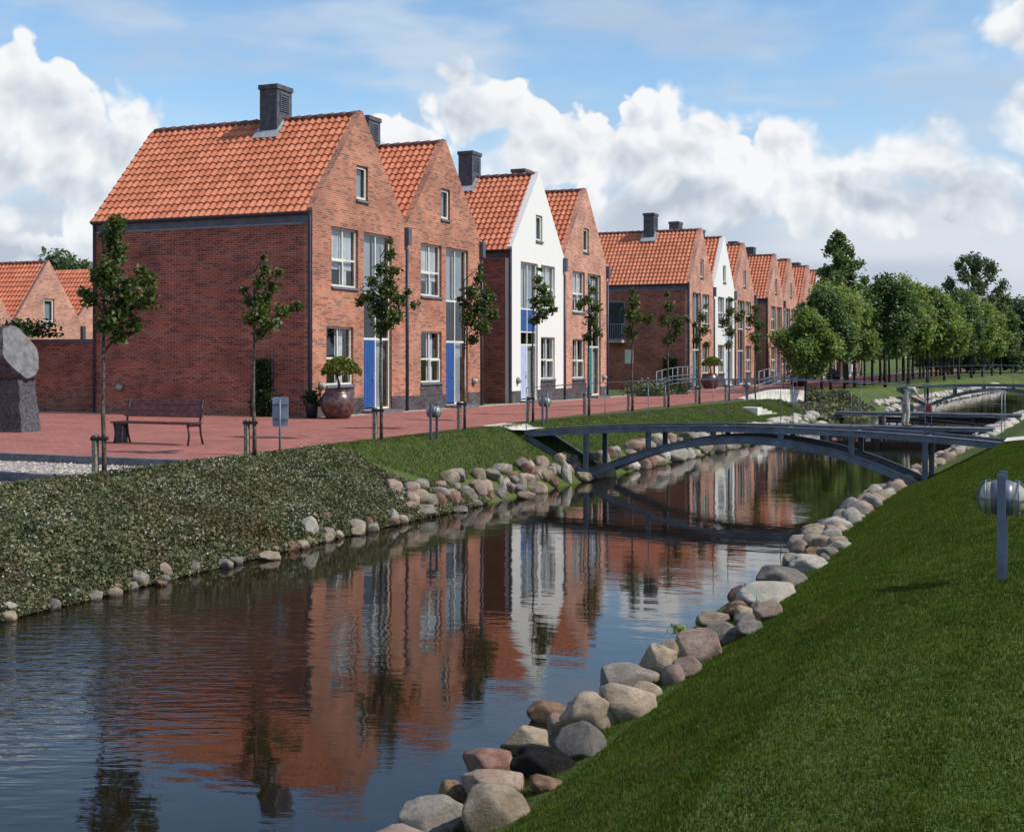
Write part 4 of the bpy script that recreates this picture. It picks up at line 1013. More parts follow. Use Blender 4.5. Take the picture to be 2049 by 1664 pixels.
ROCKS = [rock_mesh(100 + i, 4 if i < 10 else 3) for i in range(16)]
def rock(px, py, wpx, hpx, col, label=None, group=None, dz=.0, seed=None, sub=None):
    p = hit(px, py + hpx * .28)
    if p is None: return
    d = p.dot(FW); w = wpx * d / FPX / 2; h = hpx * d / FPX / 2
    rg = random.Random(int(px * 7 + py)); k = seed if seed is not None else rg.randrange(16 if d > 20 else 10)
    me = ROCKS[k].copy(); me.materials.clear(); me.materials.append(RM[col])
    o = bpy.data.objects.new('boulder', me); COL.objects.link(o)
    o.rotation_euler = (rg.uniform(-.12, .12), rg.uniform(-.12, .12), TH + rg.uniform(-.35, .35))
    vy = max(w * .9, .9 * h); o.scale = (w * 1.12, vy * 1.12, max(h * 1.35, w * .60) / .6 * .9)
    o.location = (p.x, p.y, p.z + max(h * .55, w * .2) + dz)
    o.location += FW * vy * .35
    return tag(o, label or ('%s boulder in the stone edging' % {'beige': 'beige', 'grey': 'grey', 'pink': 'pinkish', 'brown': 'brown', 'red': 'reddish', 'pale': 'pale', 'dark': 'black', 'slate': 'slate grey'}[col]), 'boulder', group)
GR = 'boulders edging the near bank'
near = [
 (865, 1655, 155, 90, 'grey', 'mottled pale grey boulder lowest in the photo, at the water\'s edge'),
 (990, 1632, 150, 100, 'beige', 'smooth beige egg-shaped boulder beside the lawn at the photo\'s bottom'),
 (905, 1595, 60, 56, 'brown', 'small greenish brown boulder wedged behind the two lowest boulders'),
 (985, 1580, 145, 60, 'pink', 'long pinkish grey boulder leaning on the smooth beige one'),
 (976, 1536, 115, 68, 'red', 'rounded rosy speckled boulder left of the black rock'),
 (1085, 1535, 130, 70, 'dark', 'jagged black rock, the only black one in the edging'),
 (1165, 1497, 110, 75, 'slate', 'dark grey rock with white patch against the lawn'),
 (1055, 1487, 100, 60, 'beige', 'lumpy yellowish boulder just above the black rock'),
 (1090, 1575, 78, 36, 'brown', 'small tan boulder under the black rock, touching the lawn'),
 (1120, 1458, 65, 48, 'pink', 'small pink rock between the lumpy and the large grey-beige boulder'),
 (1190, 1440, 118, 78, 'beige', 'large grey-beige boulder above the black rock'),
 (1102, 1432, 98, 44, 'brown', 'orange-brown angular rock at the water\'s edge'),
 (1255, 1416, 135, 82, 'beige', 'big beige ridged boulder against the lawn, half way up the edging'),
 (1253, 1368, 128, 60, 'grey', 'flat speckled grey boulder reaching over the water'),
 (1318, 1330, 78, 78, 'beige', 'upright pointed beige stone'),
 (1380, 1342, 70, 42, 'pink', 'small round boulder right of the upright pointed stone'),
 (1412, 1300, 98, 78, 'pink', 'large rough grey-pink boulder beside the small green weed'),
 (1342, 1303, 42, 36, 'beige', 'small tan stone under the green weed'),
 (1449, 1276, 90, 48, 'grey', 'cracked grey-pink boulder above the large rough one'),
 (1432, 1243, 76, 38, 'beige', 'smooth beige boulder at the water above the weed'),
 (1500, 1258, 66, 38, 'slate', 'grey boulder under the white paper strip'),
 (1485, 1226, 64, 34, 'brown', 'orange-brown boulder left of the white paper strip'),
 (1545, 1226, 64, 36, 'pink', 'tan boulder right of the white paper strip'),
 (1540, 1195, 136, 50, 'pale', 'long pale boulder just above the white paper strip'),
 (1484, 1194, 50, 34, 'red', 'dark reddish stone at the water end of the long pale boulder'),
 (1570, 1168, 118, 32, 'slate', 'long dark grey slab across the edging'),
 (1620, 1132, 84, 40, 'pale', 'large pale boulder above the dark grey slab'),
 (1585, 1122, 42, 30, 'grey', 'small grey pointed stone over the water, above the slab'),
 (1555, 1140, 30, 16, 'dark', 'tiny dark stone at the water beside the pale boulder'),
 (1553, 1152, 36, 16, 'pink', 'small pinkish stone in the water above the slab'),
 (1637, 1107, 54, 18, 'brown', 'flat brown stone above the large pale boulder'),
 (1680, 1094, 54, 22, 'pale', 'pale slab touching the lawn below the bridge shadow'),
]
for r_ in near: rock(*r_[:5], label=r_[5], group=GR)
random.seed(21)
# the rest of the near-bank edging up to and past the bridge: a band of boulders
def band(y0, y1, step, xs_fn, side, cols, grp, lab, rad=(.16, .34), rows=(0., .42)):
    y = y0; i = 0
    while y < y1:
        for r_ in rows:
            rr = random.uniform(*rad); x = xs_fn(y) + side * (r_ + random.uniform(-.1, .1)); yy = y + random.uniform(-.2, .2)
            me = ROCKS[random.randrange(10, 16)].copy(); c = random.choice(cols); me.materials.clear(); me.materials.append(RM[c])
            o = bpy.data.objects.new('boulder', me); COL.objects.link(o); o.scale = (rr * random.uniform(.9, 1.3), rr * random.uniform(.9, 1.3), rr * random.uniform(1.0, 1.5))
            o.rotation_euler = (random.uniform(-.3, .3), random.uniform(-.3, .3), random.uniform(0, 6)); o.location = (x, yy, max(gz(x, yy), 0) + rr * .25)
            tag(o, lab, 'boulder', grp); i += 1
        y += step * random.uniform(.85, 1.2)
xr = lambda y: float(lerp_tab(XR, y)); xl = lambda y: float(lerp_tab(XL, y))
band(20.6, 32, .42, lambda y: xr(y) + .1, 1, ['beige', 'pink', 'grey', 'pale'], 'small boulders on the near bank below the bridge end', 'small boulder in the edging between the big boulders and the right end of the bridge', (.17, .30), (0., .3))
band(33, 48, .9, lambda y: xr(y) + .1, 1, ['pale', 'beige', 'pink'], 'boulders on the right bank just past the bridge', 'small pale boulder on the right bank just past the bridge', (.16, .28), (0., .3))

random.seed(33)
band(9.9, 20.8, .5, lambda y: xr(y) + .1, 1, ['beige', 'pink', 'grey', 'slate', 'brown'], 'small filler stones between the near boulders and the lawn', 'small stone wedged between the big near boulders and the lawn', (.08, .16), (.75,))
band(6.2, 7.4, .55, lambda y: xr(y) + .15, 1, ['beige', 'grey', 'pink'], 'boulders below the photo\'s bottom edge', 'boulder of the edging at the bottom edge of the photo', (.2, .32))

GL = 'boulders edging the far bank'
def z4(zx, zy, w, h): return (600 + .3172 * zx, 860 + .3172 * zy, w * .3172, h * .3172)
def z3(zx, zy, w, h): return (.3416 * zx, 860 + .3416 * zy, w * .3416, h * .3416)
far = [
 (z3(30, 1040, 120, 50), 'pale', 'pale boulder at the photo\'s left edge where the flowering bank meets the water'), (z3(435, 955, 60, 40), 'beige', 'small beige stone in the water under the flowering bank'),
 (z3(670, 930, 120, 56), 'brown', 'low brown boulder half sunk below the flowering bank'), (z3(810, 880, 125, 90), 'grey', 'rounded grey boulder under the flowering bank'),
 (z3(962, 830, 90, 90), 'beige', 'beige upright boulder at the foot of the flowering bank'), (z3(935, 905, 90, 28), 'brown', 'flat brown stone in the water beside the beige upright one'),
 (z3(1580, 745, 140, 60), 'beige', 'beige boulder in the water below the flowering bank\'s middle'), (z3(1692, 690, 120, 62), 'brown', 'tan boulder half covered by the flowering bank'),
 (z3(1610, 706, 60, 40), 'pink', 'small pinkish stone behind the beige one in the water'), (z4(50, 622, 125, 130), 'pale', 'pale streaked boulder among the flowering plants'),
 (z4(160, 555, 90, 60), 'red', 'reddish stone above the pale streaked boulder'), (z4(172, 655, 90, 80), 'grey', 'grey boulder right of the pale streaked one'),
 (z4(60, 712, 110, 34), 'brown', 'flat brown stone in the water below the streaked boulder'), (z4(340, 615, 165, 78), 'grey', 'long grey boulder overhanging the water beside the plants'),
 (z4(432, 590, 56, 76), 'brown', 'brown stone standing at the end of the long grey boulder'), (z4(582, 552, 90, 84), 'pale', 'pale round boulder where the flowering plants end'),
 (z4(622, 450, 70, 66), 'pale', 'pale stone half in the grass at the start of the stone pile'), (z4(700, 448, 120, 95), 'pink', 'lilac-grey boulder first in the stone pile'),
 (z4(790, 445, 140, 95), 'grey', 'large grey boulder in the upper row of the stone pile'), (z4(785, 515, 170, 70), 'grey', 'wide grey boulder at the waterline of the pile'),
 (z4(690, 560, 60, 50), 'slate', 'dark wet stone at the water left of the wide grey boulder'), (z4(875, 450, 92, 95), 'brown', 'tan ridged boulder beside the reddish one'),
 (z4(970, 438, 110, 92), 'red', 'smooth reddish boulder of the stone pile'), (z4(1020, 508, 104, 46), 'grey', 'low grey stone standing in the water alone'),
 (z4(1060, 412, 130, 85), 'grey', 'long grey boulder leaning right of the reddish one'), (z4(992, 360, 52, 46), 'pale', 'small white stone on top of the pile'),
 (z4(1130, 400, 105, 92), 'pink', 'rosy grey boulder in the pile\'s middle'), (z4(1112, 465, 92, 42), 'grey', 'low grey boulder in the water at the pile\'s middle'),
 (z4(1205, 415, 52, 62), 'red', 'small red rounded stone of the pile'), (z4(1172, 352, 100, 40), 'beige', 'flat beige stone on the grass above the small red one'),
 (z4(1250, 308, 72, 62), 'grey', 'round grey stone on the pile\'s top row'), (z4(1292, 350, 80, 84), 'pale', 'pale upright stone in the pile\'s top rows'),
 (z4(1262, 402, 100, 86), 'slate', 'blue-grey boulder at the water right of the small red one'), (z4(1340, 297, 100, 54), 'brown', 'yellow-brown boulder on the top row'),
 (z4(1392, 340, 90, 74), 'grey', 'grey boulder behind the grey-green one'), (z4(1370, 385, 110, 70), 'slate', 'grey-green boulder in the pile near the bridge'),
 (z4(1420, 424, 130, 42), 'pink', 'low pinkish boulder in the water near the bridge'), (z4(1502, 370, 145, 95), 'beige', 'large yellowish boulder at the waterline near the bridge'),
 (z4(1430, 262, 90, 84), 'red', 'pink boulder on the grass side near the bridge'), (z4(1512, 278, 130, 88), 'pink', 'large pinkish boulder near the bridge strut'),
 (z4(1600, 340, 74, 74), 'red', 'pink stone at the water near the bridge strut'), (z4(1610, 256, 92, 74), 'grey', 'grey boulder below the bridge strut'),
 (z4(1682, 290, 78, 130), 'pale', 'tall pale stone standing at the water by the bridge'), (z4(1742, 244, 84, 56), 'pink', 'pink boulder touching the bridge strut'),
 (z4(1782, 302, 120, 74), 'beige', 'beige boulder at the bridge\'s left foot'),
]
for (g, c, lab) in far: rock(*g, c, label=lab, group=GL)
band(31.5, 47, .7, lambda y: xl(y) - .08, -1, ['pale', 'beige', 'pink', 'grey', 'red'], 'boulders on the left bank seen through the bridge', 'boulder on the left bank seen under the bridge', (.2, .38), (0., .42))
band(22.5, 31.5, .62, lambda y: xl(y) - .28, -1, ['grey', 'beige', 'pink'], 'small stones filling the pile on the far bank', 'small stone filling a gap in the far bank\'s stone pile', (.15, .26), (.0, .35))
band(10.5, 22.5, .55, lambda y: xl(y) + .03, -1, ['beige', 'grey', 'brown', 'slate'], 'small stones along the foot of the flowering bank', 'small stone at the waterline under the flowering bank', (.08, .17), (0.,))
def far_stones():
    b = MB(); V, F = [], []; k = 0
    for (y0, y1, st, fx, sd) in ((48, 90, .5, xr, 1), (76.5, 135, .5, xl, -1), (47, 60, .5, xl, -1)):
        y = y0
        while y < y1:
            for r_ in (0, .5):
                me = ROCKS[10 + k % 6]; co = np.array([v.co[:] for v in me.vertices]); tri = np.array([p.vertices[:] for p in me.polygons])
                x = fx(y) + sd * (r_ + random.uniform(-.1, .15)); s_ = random.uniform(.2, .38); a = random.uniform(0, 6)
                c = np.stack([co[:, 0] * math.cos(a) - co[:, 1] * math.sin(a), co[:, 0] * math.sin(a) + co[:, 1] * math.cos(a), co[:, 2]], -1) * s_ + np.array([x, y, max(gz(x, y), 0) + s_ * .2])
                F.append(tri + sum(len(v) for v in V)); V.append(c); k += 1
            y += st * random.uniform(.8, 1.2)
    tag(link('far_stones', np_mesh('far_stones', np.concatenate(V), np.concatenate(F), RM['pale'], smooth=True)), 'pale stones edging both banks far up the canal', kind='stuff')
far_stones()

# sculpture
sc_ = thing('stone_sculpture', 'tall rough stone sculpture with flat face coloured as sunlit on a dark block', 'sculpture', (0, 0, 0))
p = hit(30, 864); sc_.location = (p.x, p.y, p.z)
def loft(rings, name, m, parent, smooth=False):
    b = MB(); n = len(rings[0]); 
    for r in rings: b.v += [tuple(v) for v in r]
    for i in range(len(rings) - 1):
        for j in range(n): b.f.append((i * n + j, i * n + (j + 1) % n, (i + 1) * n + (j + 1) % n, (i + 1) * n + j)); b.mi.append(0)
    b.f.append(tuple(range(n))); b.mi.append(0); b.f.append(tuple((len(rings) - 1) * n + j for j in range(n))); b.mi.append(0)
    return b.build(name, m, parent, smooth)
rg = random.Random(4); rings = []
for i in range(9):
    f = i / 8; z = 1.28 * f; hw_ = .50 - .12 * f; hd = .36 - .06 * f; ring = []
    for (a, c) in ((-1, -1), (-.35, -1.02), (.3, -1), (1, -.95), (1.02, -.2), (1, .9), (0, 1), (-1, .95)):
        ring.append(Vector((a * hw_ + rg.uniform(-.015, .03), c * hd + rg.uniform(-.02, .02), z)))
    rings.append(ring)
loft(rings, 'block', M_GRANITE, sc_)
me = rock_mesh(321, 4, (.76, .56, .72), .18, .05)
ho = bpy.data.objects.new('head_stone', me); COL.objects.link(ho); ho.parent = sc_; ho.location = (-.10, 0, 1.80); me.materials.append(M_STONESHADE); me.materials.append(M_STONELIT)
bm = bmesh.new(); bm.from_mesh(me)
pn = Vector((.88, -.22, .42)).normalized(); pt = pn * .36
geom = bmesh.ops.bisect_plane(bm, geom=bm.verts[:] + bm.edges[:] + bm.faces[:], plane_co=pt, plane_no=pn, clear_outer=True)
es = [e for e in geom['geom_cut'] if isinstance(e, bmesh.types.BMEdge)]
fs = bmesh.ops.triangle_fill(bm, edges=es)['geom']
for f_ in fs:
    if isinstance(f_, bmesh.types.BMFace): f_.material_index = 1; f_.smooth = False
bm.to_mesh(me); bm.free()

sg = thing('sign_post', 'grey metal sign seen from behind on a thin post, beside the second young tree', 'sign', (0, 0, 0)); p = hit(560, 905); sg.location = p; sg.rotation_euler = (0, 0, TH - .1)
MB().tube([(0, 0, -.2), (0, 0, 1.02)], .022, 8).build('post', M_LAMPD, sg, True)
b = MB(); pts = []
for (cx, cz, a0) in ((.11, .24, 0), (-.11, .24, 90), (-.11, -.24, 180), (.11, -.24, 270)):
    for i in range(5): a = R(a0 + i * 22.5); pts.append((cx + .045 * math.cos(a), cz + .045 * math.sin(a)))
n = len(pts); b.v += [(x, .03, z + .78) for x, z in pts] + [(x, .05, z + .78) for x, z in pts]
b.f += [tuple(range(n)), tuple(reversed(range(n, 2 * n)))] + [(i, (i + 1) % n, n + (i + 1) % n, n + i) for i in range(n)]; b.mi += [0] * (n + 2)
b.build('panel', M_SIGN, sg)
MB().box(-.15, .15, .015, .028, .62, .65).box(-.15, .15, .015, .028, .90, .93).build('bracket', M_LAMPD, sg)

# ------------------------------------------------------------------ garden lamps
def garden_lamp(loc, label, sc=1.0):
    t = thing('garden_lamp', label, 'lamp', loc, 0, 'low twin-faced garden lamps on the lawns'); t.scale = (sc,) * 3
    for s in (-1, 1): MB().box(-.032, .032, s * .16 - .012, s * .16 + .012, -.2, .86).build('post', M_LAMPD, t)
    MB().lathe([(0, -.09), (.10, -.09), (.132, -.08), (.142, -.045), (.142, .045), (.132, .08), (.10, .09), (0, .09)], (0, 0, .66), 28, axis='x').build('housing', M_LAMP, t, True)
    for s in (-1, 1):
        g = MB().lathe([(.125, s * .078), (.128, s * .09), (.118, s * .125), (.09, s * .155), (.05, s * .172), (0, s * .178)], (0, 0, .66), 24, axis='x').build('globe', M_GLOBE, t, True)
        c = MB(); rr, dd = .142, .195
        arc = lambda ax: [(s * (.09 + (dd - .09) * math.sin(math.pi * i / 12)), *( (rr * math.cos(math.pi * i / 12), .66) if ax else (0, .66 + rr * math.cos(math.pi * i / 12)))) for i in range(13)]
        c.tube(arc(True), .006, 6); c.tube(arc(False), .006, 6)
        c.tube([(s * .125, .134 * math.cos(a), .66 + .134 * math.sin(a)) for a in [i * math.pi / 12 for i in range(25)]], .006, 6)
        c.build('cage', M_LAMPD, g)
    return t
p = hit(2006, 1155); garden_lamp((p.x, p.y, p.z - .02), 'nearest garden lamp, on the lawn at the photo\'s right edge')
p = hit(868, 880); garden_lamp((p.x, p.y, p.z), 'garden lamp on the far lawn between the third and fourth young trees', .98)
p = hit(1090, 851); garden_lamp((p.x, p.y, p.z), 'garden lamp on the far lawn beside the bridge\'s left end', .98)
garden_lamp((-13.9, 59.5, 1.2), 'distant garden lamp before the pale curved wall', .98)

# small things on the near bank
p = hit(1513, 1228); t = thing('plant_label', 'white paper strip stuck slanting between the boulders', 'label strip', (p.x, p.y, p.z + .12))
MB().obox((0, 0, .10), RT * .10 + Vector((0, 0, -.09)), (Vector((0, 0, .028)) + RT * .022), FW * .004).build('strip', M_FRAME, t)
MB().tube([(.02, 0, -.14), (0, 0, .08)], .006, 5).build('pin', M_RAIL, t)
p = hit(1358, 1288); shrub((p.x, p.y, p.z + .12), .09, 90, M_ROW, 'small green weed sprouting between boulders over the water', None, .06, 'weed')
p = hit(805, 1000)

# ------------------------------------------------------------------ arched bridge
def bridge(Yc, Xc, z_end, rise, half, width, label, group=None, posts=6, s=1.0):
    t = thing('arched_footbridge', label, 'bridge', (Xc, Yc, 0), 0, group)
    dk = lambda x: z_end + rise * (1 - (x / half) ** 2)
    pxs = [4.12 * s * (-1 + 2 * i / (posts - 1)) for i in range(posts)]; sp_ = 4.12 * s
    ar = lambda x: (dk(0) - .24) - ((dk(0) - .24) - .22) * (abs(x) / sp_) ** 2.0
    for y in (0, width):
        def ib(f, x0, x1, h, n, nm, fw=.09):
            b = MB(); X = [x0 + (x1 - x0) * i / n for i in range(n + 1)]
            for i in range(n):
                a, c = Vector((X[i], y, f(X[i]))), Vector((X[i + 1], y, f(X[i + 1])))
                b.beam(a - Vector((0, 0, h / 2)), c - Vector((0, 0, h / 2)), .012, h - .02)
                b.beam(a - Vector((0, 0, .006)), c - Vector((0, 0, .006)), fw, .014); b.beam(a - Vector((0, 0, h - .006)), c - Vector((0, 0, h - .006)), fw, .014)
            return b.build(nm, M_STEEL, t)
        ib(dk, -half, half, .15, 28, 'girder'); ib(ar, -sp_ - .03, sp_ + .03, .19, 28, 'arch')
        for x in pxs:
            z1 = dk(x) - .15; z0 = ar(x) - .02
            if z1 - z0 > .02: 
                b = MB(); b.box(x - .055, x + .055, y - .006, y + .006, z0 - (.15 if abs(x) > sp_ - .1 else 0), z1); b.box(x - .06, x - .048, y - .045, y + .045, z0 - (.15 if abs(x) > sp_ - .1 else 0), z1); b.box(x + .048, x + .06, y - .045, y + .045, z0 - (.15 if abs(x) > sp_ - .1 else 0), z1)
                b.build('post', M_STEEL, t)
        for sg_ in (-1, 1):
            a = Vector((sg_ * (half - .02), y, dk(half) - .12)); c = Vector((sg_ * sp_, y, .16)); b = MB(); b.beam(a, c, .012, .10); 
            n = (c - a).normalized(); up = Vector((-n.z * sg_, 0, n.x * sg_)); up = up if up.z > 0 else -up
            b.beam(a + up * .055, c + up * .055, .09, .012); b.beam(a - up * .055, c - up * .055, .09, .012); b.build('strut', M_STEEL, t)
        r_ = MB(); X = [-half + .02 + (2 * half - .04) * i / 28 for i in range(29)]
        r_.tube([(x, y, dk(x) + 1.12) for x in X], .010, 6)
        for h in (.30, .55, .80): r_.tube([(x, y, dk(x) + h) for x in X], .003, 4)
        rl = r_.build('railing', M_RAIL, t, True)
        for x in [-half + .04] + pxs + [half - .04]:
            MB().tube([(x, y, dk(x) - .02), (x, y, dk(x) + 1.12)], .010, 6).build('rail_post', M_RAIL, rl, True)
    b = MB(); n = 120
    for i in range(n):
        x0 = -half + 2 * half * i / n; x1 = x0 + 2 * half / n - .008; b.box(x0, x1, .05, width - .05, dk((x0 + x1) / 2) - .11, dk((x0 + x1) / 2) - .075)
    b.build('deck', M_DECK, t)
    b = MB()
    for x in pxs: b.box(x - .03, x + .03, .02, width - .02, dk(x) - .16, dk(x) - .05)
    for x in (-sp_, sp_): b.box(x - .05, x + .05, .02, width - .02, .08, .2)
    b.build('cross_beam', M_STEEL, t)
    for s_ in (-1, 1): MB().box(min(s_ * sp_, s_ * (sp_ + .5)), max(s_ * sp_, s_ * (sp_ + .5)), -.15, width + .15, -.6, .12).build('footing', M_CONC, t)
    return t
bridge(31.0, -7.25, CAMZ - 1.92, .25, 5.8, 1.47, 'nearest arched steel footbridge, whole span over the canal')
bridge(82.0, -4.15, 1.28, .25, 5.8, 1.5, 'distant arched footbridge cut by the right edge of the photo')
for (x0, x1) in ((-14.32, -13.05), (-1.45, 6)):
    a = np.linspace(x0, x1, 8); b_ = np.linspace(31.0, 32.47, 3)
    o = grid_object('path', a, b_, lambda X, Y: np.maximum(ground(X, Y), 1.235 if x0 < -10 else 1.24) + .02, M_WHITECONC)
# low flat footbridges and the man
def lowdeck(Yc, x0, x1, z, label, w=1.2):
    t = thing('low_footbridge', label, 'bridge', ((x0 + x1) / 2, Yc, 0), 0, 'low flat footbridges over the canal'); h = (x1 - x0) / 2
    for y in (0, w):
        b = MB(); b.box(-h, h, y - .006, y + .006, z - .14, z); b.box(-h, h, y - .05, y + .05, z - .012, z + .002); b.box(-h, h, y - .05, y + .05, z - .142, z - .13); b.build('girder', M_STEEL, t)
    b = MB(); n = 60
    for i in range(n): b.box(-h + 2 * h * i / n, -h + 2 * h * (i + 1) / n - .01, .05, w - .05, z - .05, z - .015)
    b.build('deck', M_DECK, t)
    for x in (-h * .5, 0, h * .5): MB().box(x - .08, x + .08, .1, w - .1, -.5, z - .2).build('pier', M_IRON, t)
    MB().box(-h * .45, h * .75, w * .5 - .05, w * .5 + .05, .06, z - .21).build('underdeck_shade', M_IRON, t)  # dark sheet added to stand in for the shadow under the deck
lowdeck(50.2, -10.9, -2.7, .55, 'nearer low footbridge, on which the man stands')
lowdeck(62.6, -10.4, -2.2, .55, 'farther low footbridge behind the man')

def person():
    Xp, Yp = -5.85, 50.85; g = .54
    t = thing('person', 'person in pale shirt and trousers bending forward on the low footbridge', 'person', (Xp, Yp, g), R(38))
    def skin(name, joints, edges, m, root=0, sub=1):
        me = bpy.data.meshes.new(name); me.from_pydata([j[:3] for j in joints], edges, []); me.materials.append(m)
        o = link(name, me, t); me.skin_vertices.new() if hasattr(me.skin_vertices, 'new') else None
        sk = o.modifiers.new('skin', 'SKIN'); 
        lay = me.skin_vertices[0].data if len(me.skin_vertices) else None
        if lay:
            for i, j in enumerate(joints): lay[i].radius = (j[3], j[3] * (j[4] if len(j) > 4 else 1)); lay[i].use_root = (i == root)
        s = o.modifiers.new('sub', 'SUBSURF'); s.levels = sub; s.render_levels = sub + 1; return o
    M_SKIN = plain('skin', (.42, .25, .18), .6, .05); M_SHIRT = plain('pale green shirt', (.36, .40, .34), .9, .1, 8); M_TR = plain('light khaki trousers', (.42, .40, .33), .9, .1, 8); M_HAIR = plain('dark hair', (.03, .022, .018), .8); M_RED = plain('red plastic', (.45, .02, .03), .4)
    # facing +x, bent at the hips
    body = [(0, 0, .92, .13, .9), (.07, 0, 1.12, .125), (.18, 0, 1.32, .15, .8), (.27, 0, 1.42, .10), (.36, 0, 1.43, .058), (.43, 0, 1.42, .085), (.50, 0, 1.36, .088), (.55, 0, 1.29, .06),
            (.02, .10, .86, .085), (.03, .12, .46, .055), (-.01, .13, .08, .042), (.12, .14, .03, .035),
            (.02, -.10, .86, .085), (.05, -.12, .46, .055), (.0, -.13, .08, .042), (.13, -.14, .03, .035),
            (.25, .20, 1.37, .055), (.40, .25, 1.12, .042), (.62, .16, 1.02, .030), (.68, .13, .99, .028),
            (.25, -.20, 1.37, .055), (.42, -.24, 1.12, .042), (.66, -.18, 1.00, .030), (.72, -.17, .97, .028)]
    E = [(0, 1), (1, 2), (2, 3), (3, 4), (4, 5), (5, 6), (6, 7), (0, 8), (8, 9), (9, 10), (10, 11), (0, 12), (12, 13), (13, 14), (14, 15), (3, 16), (16, 17), (17, 18), (18, 19), (3, 20), (20, 21), (21, 22), (22, 23)]
    for base, sgn in ((19, 1), (23, -1)):
        bx, by, bz = body[base][:3]
        for k in range(4):
            i = len(body); body.append((bx + .045, by + (k - 1.5) * .019, bz - .035 + .004 * k, .010)); body.append((bx + .07 + .004 * (k % 2), by + (k - 1.5) * .020, bz - .075, .008)); E += [(base, i), (i, i + 1)]
        i = len(body); body.append((bx + .02, by - sgn * .045, bz - .02, .010)); E.append((base, i))
    skin('body', body, E, M_SKIN)
    skin('shirt', [(-.01, 0, .90, .155, .95), (.07, 0, 1.12, .15), (.18, 0, 1.32, .175, .8), (.26, 0, 1.42, .12), (.25, .20, 1.38, .075), (.33, .235, 1.22, .066), (.25, -.20, 1.38, .075), (.34, -.23, 1.22, .066)], [(0, 1), (1, 2), (2, 3), (3, 4), (4, 5), (3, 6), (6, 7)], M_SHIRT)
    skin('trousers', [(0, 0, .93, .15, .95), (.02, .10, .84, .105), (.03, .12, .46, .078), (-.01, .13, .09, .066), (.02, -.10, .84, .105), (.05, -.12, .46, .078), (.0, -.13, .09, .066)], [(0, 1), (1, 2), (2, 3), (0, 4), (4, 5), (5, 6)], M_TR)
    skin('hair', [(.41, 0, 1.465, .085), (.48, 0, 1.43, .092), (.52, 0, 1.40, .06)], [(0, 1), (1, 2)], M_HAIR)
    for s in (-1, 1):
        skin('shoe', [(-.05, s * .13, .045, .045), (.08, s * .135, .04, .045), (.19, s * .14, .03, .035)], [(0, 1), (1, 2)], M_IRON)
    for s in (-1, 1): MB().lathe([(0, -.012), (.010, 0), (0, .012)], (.575, s * .032, 1.345), 8).build('eye', M_IRON, t, True)
    k = thing('bucket', 'small red bucket held out by the bending person', 'bucket', (Xp + .80, Yp + .30, g + .52))
    MB().lathe([(0, 0), (.09, 0), (.125, .24), (.13, .25), (.115, .25), (.08, .02), (0, .02)], n=16).build('pail', M_RED, k, True)
    MB().tube([(0, .12 * math.cos(a), .24 + .2 * math.sin(a)) for a in [math.pi * i / 8 for i in range(9)]] , .006, 5).build('handle', M_RAIL, k, True)
person()

# ------------------------------------------------------------------ ground cover, weeds, grass blades
def cover():
    rg = np.random.default_rng(8); n = 190000
    Y = rg.uniform(8, 25.5, n); f = rg.uniform(0, 1, n); X = lerp_tab(XL, Y) + .06 - 2.32 * f
    # the planting thins out toward the far end: edge runs from the kerb down to the stones
    edge = 21.9 + .9 * np.clip(-(X + 14.4), -1, 3) * -.3 + (X + 14.0) * 1.15 + .5 * np.sin(X * 3.1)
    keep = Y < edge; X, Y = X[keep], Y[keep]; n = len(X)
    H = .10 + .07 * np.sin(X * 2.1 + Y * 1.3) * np.sin(Y * 1.7 - X) + .05 * np.sin(X * 5.3) * np.sin(Y * 4.1 + 1)
    u = X - lerp_tab(XL, Y); H = np.clip(H * .75, .03, .5) * np.clip((u + 2.3) / 1.3, .10, 1) * np.clip((.06 - u) / .35, .15, 1) 
    Z = np.maximum(ground(X, Y), 0) + H * rg.uniform(.25, 1.05, n) + np.abs(rg.normal(0, .02, n)) + .02
    C = np.stack([X, Y, Z], -1); V, F = leaf_quads(C, .055, rg, .1)
    pass
    tag(link('ground_cover', np_mesh('ground_cover', V, F, M_COVER)), 'low small-leaved flowering plants covering the far bank', kind='stuff')
    m = 11000; idx = rg.integers(0, n, m); Cc = C[idx]; cl = np.sin(Cc[:, 0] * 3.3 + 1) * np.sin(Cc[:, 1] * 1.9) + .5 * np.sin(Cc[:, 0] * 9) * np.sin(Cc[:, 1] * 7)
    k = rg.uniform(-.2, 1.2, m) < cl; Cc = Cc[k] + np.array([0, 0, .05]); V, F = leaf_quads(Cc, .030, rg, .9)
    tag(link('flowers', np_mesh('flowers', V, F, M_FLOWER)), 'small white flowers scattered over the far bank\'s plants', kind='stuff')
cover()
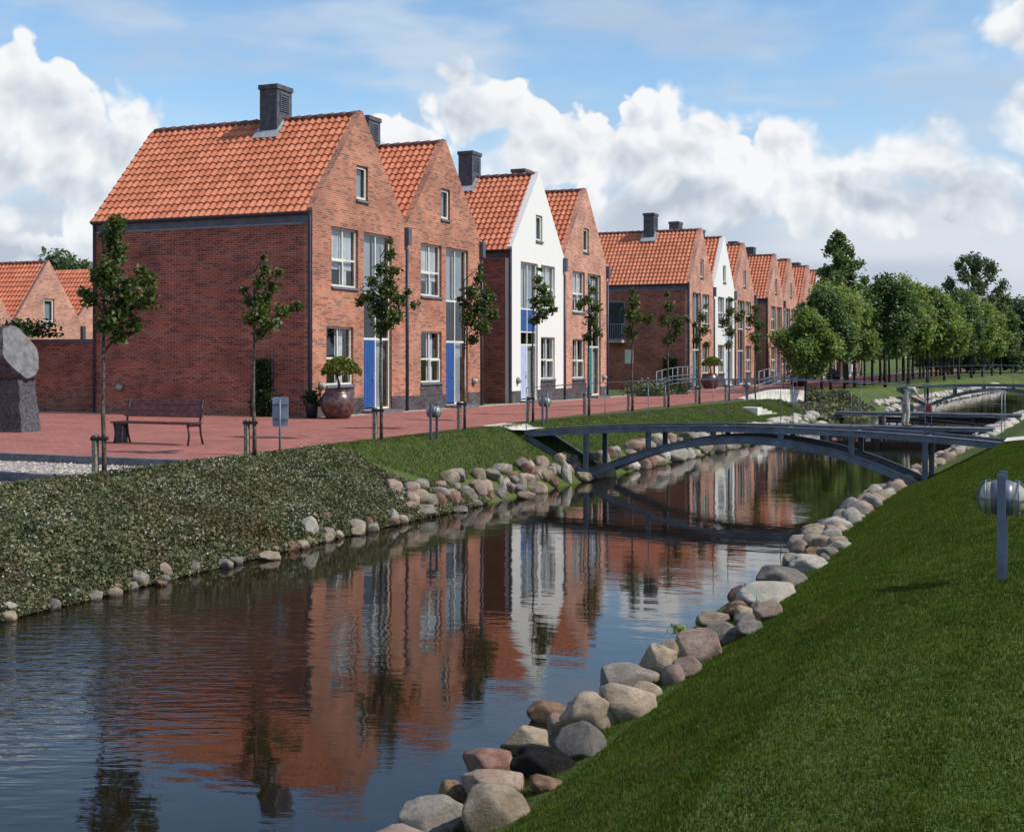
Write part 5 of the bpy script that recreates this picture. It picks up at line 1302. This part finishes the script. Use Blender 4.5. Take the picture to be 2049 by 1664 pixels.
def weeds():
    rg = np.random.default_rng(9); n = 26000
    Y = rg.uniform(60, 75, n); X = rg.uniform(-14.0, -10.2, n); k = (X > -14.4); X, Y = X[k], Y[k]
    Z = np.maximum(ground(X, Y), 0) + rg.uniform(0, .35, len(X)) * (.5 + .5 * np.sin(X * 3 + Y * 2))
    V, F = leaf_quads(np.stack([X, Y, Z], -1), .16, rg, .2); tag(link('weeds', np_mesh('weeds', V, F, M_WEED)), 'rough grey-green weeds on the slope between the two flights of steps', kind='stuff')
weeds()
def blades(name, X, Y, h, wd, rg, m, label):
    n = len(X); Z = ground(X, Y); a = rg.uniform(0, 6.28, n); hh = h * rg.uniform(.5, 1.2, n); ln = rg.uniform(.1, .8, n) * hh; b = rg.uniform(0, 6.28, n)
    ww = wd * rg.uniform(.7, 1.2, n)
    P0 = np.stack([X - np.cos(a) * ww, Y - np.sin(a) * ww, Z - .004], -1); P1 = np.stack([X + np.cos(a) * ww, Y + np.sin(a) * ww, Z - .004], -1)
    P2 = np.stack([X + np.cos(b) * ln, Y + np.sin(b) * ln, Z + hh], -1)
    V = np.stack([P0, P1, P2], 1).reshape(-1, 3); F = np.arange(n * 3).reshape(-1, 3)
    tag(link(name, np_mesh(name, V, F, m)), label, kind='stuff')
rg = np.random.default_rng(10)
n = 520000; f = rg.uniform(0, 1, n) ** 1.7; Y = 3.0 + 30 * f; X = lerp_tab(XR, Y) + .62 + rg.uniform(0, 1, n) ** .9 * np.where(Y < 12, 3.6, 4.2)
clump = np.sin(X * 31 + Y * 13) * np.sin(Y * 37 - X * 11)
blades('grass', X, Y, .016 + .003 * (clump > .3) + .0006 * Y, .0026 + .00034 * Y, rg, M_BLADE, 'short mown lawn grass on the near bank')
n = 30000; Y = 3.5 + 28 * rg.uniform(0, 1, n) ** 1.4; X = lerp_tab(XR, Y) + .50 + np.abs(rg.normal(0, .16, n)) + .08 * np.sin(Y * 7)
blades('grass_fringe', X, Y, .055, .004, rg, M_BLADE, 'longer ragged grass along the near boulders')
n = 130000; Y = rg.uniform(19, 60, n); X = lerp_tab(XL, Y) - .65 - rg.uniform(0, 1, n) * 1.95
k = (Y > 22.6 + (X + 14) * 1.1); X, Y = X[k], Y[k]
blades('grass', X, Y, .05, .010, rg, M_BLADEFAR, 'lawn grass on the far bank between path and boulders')
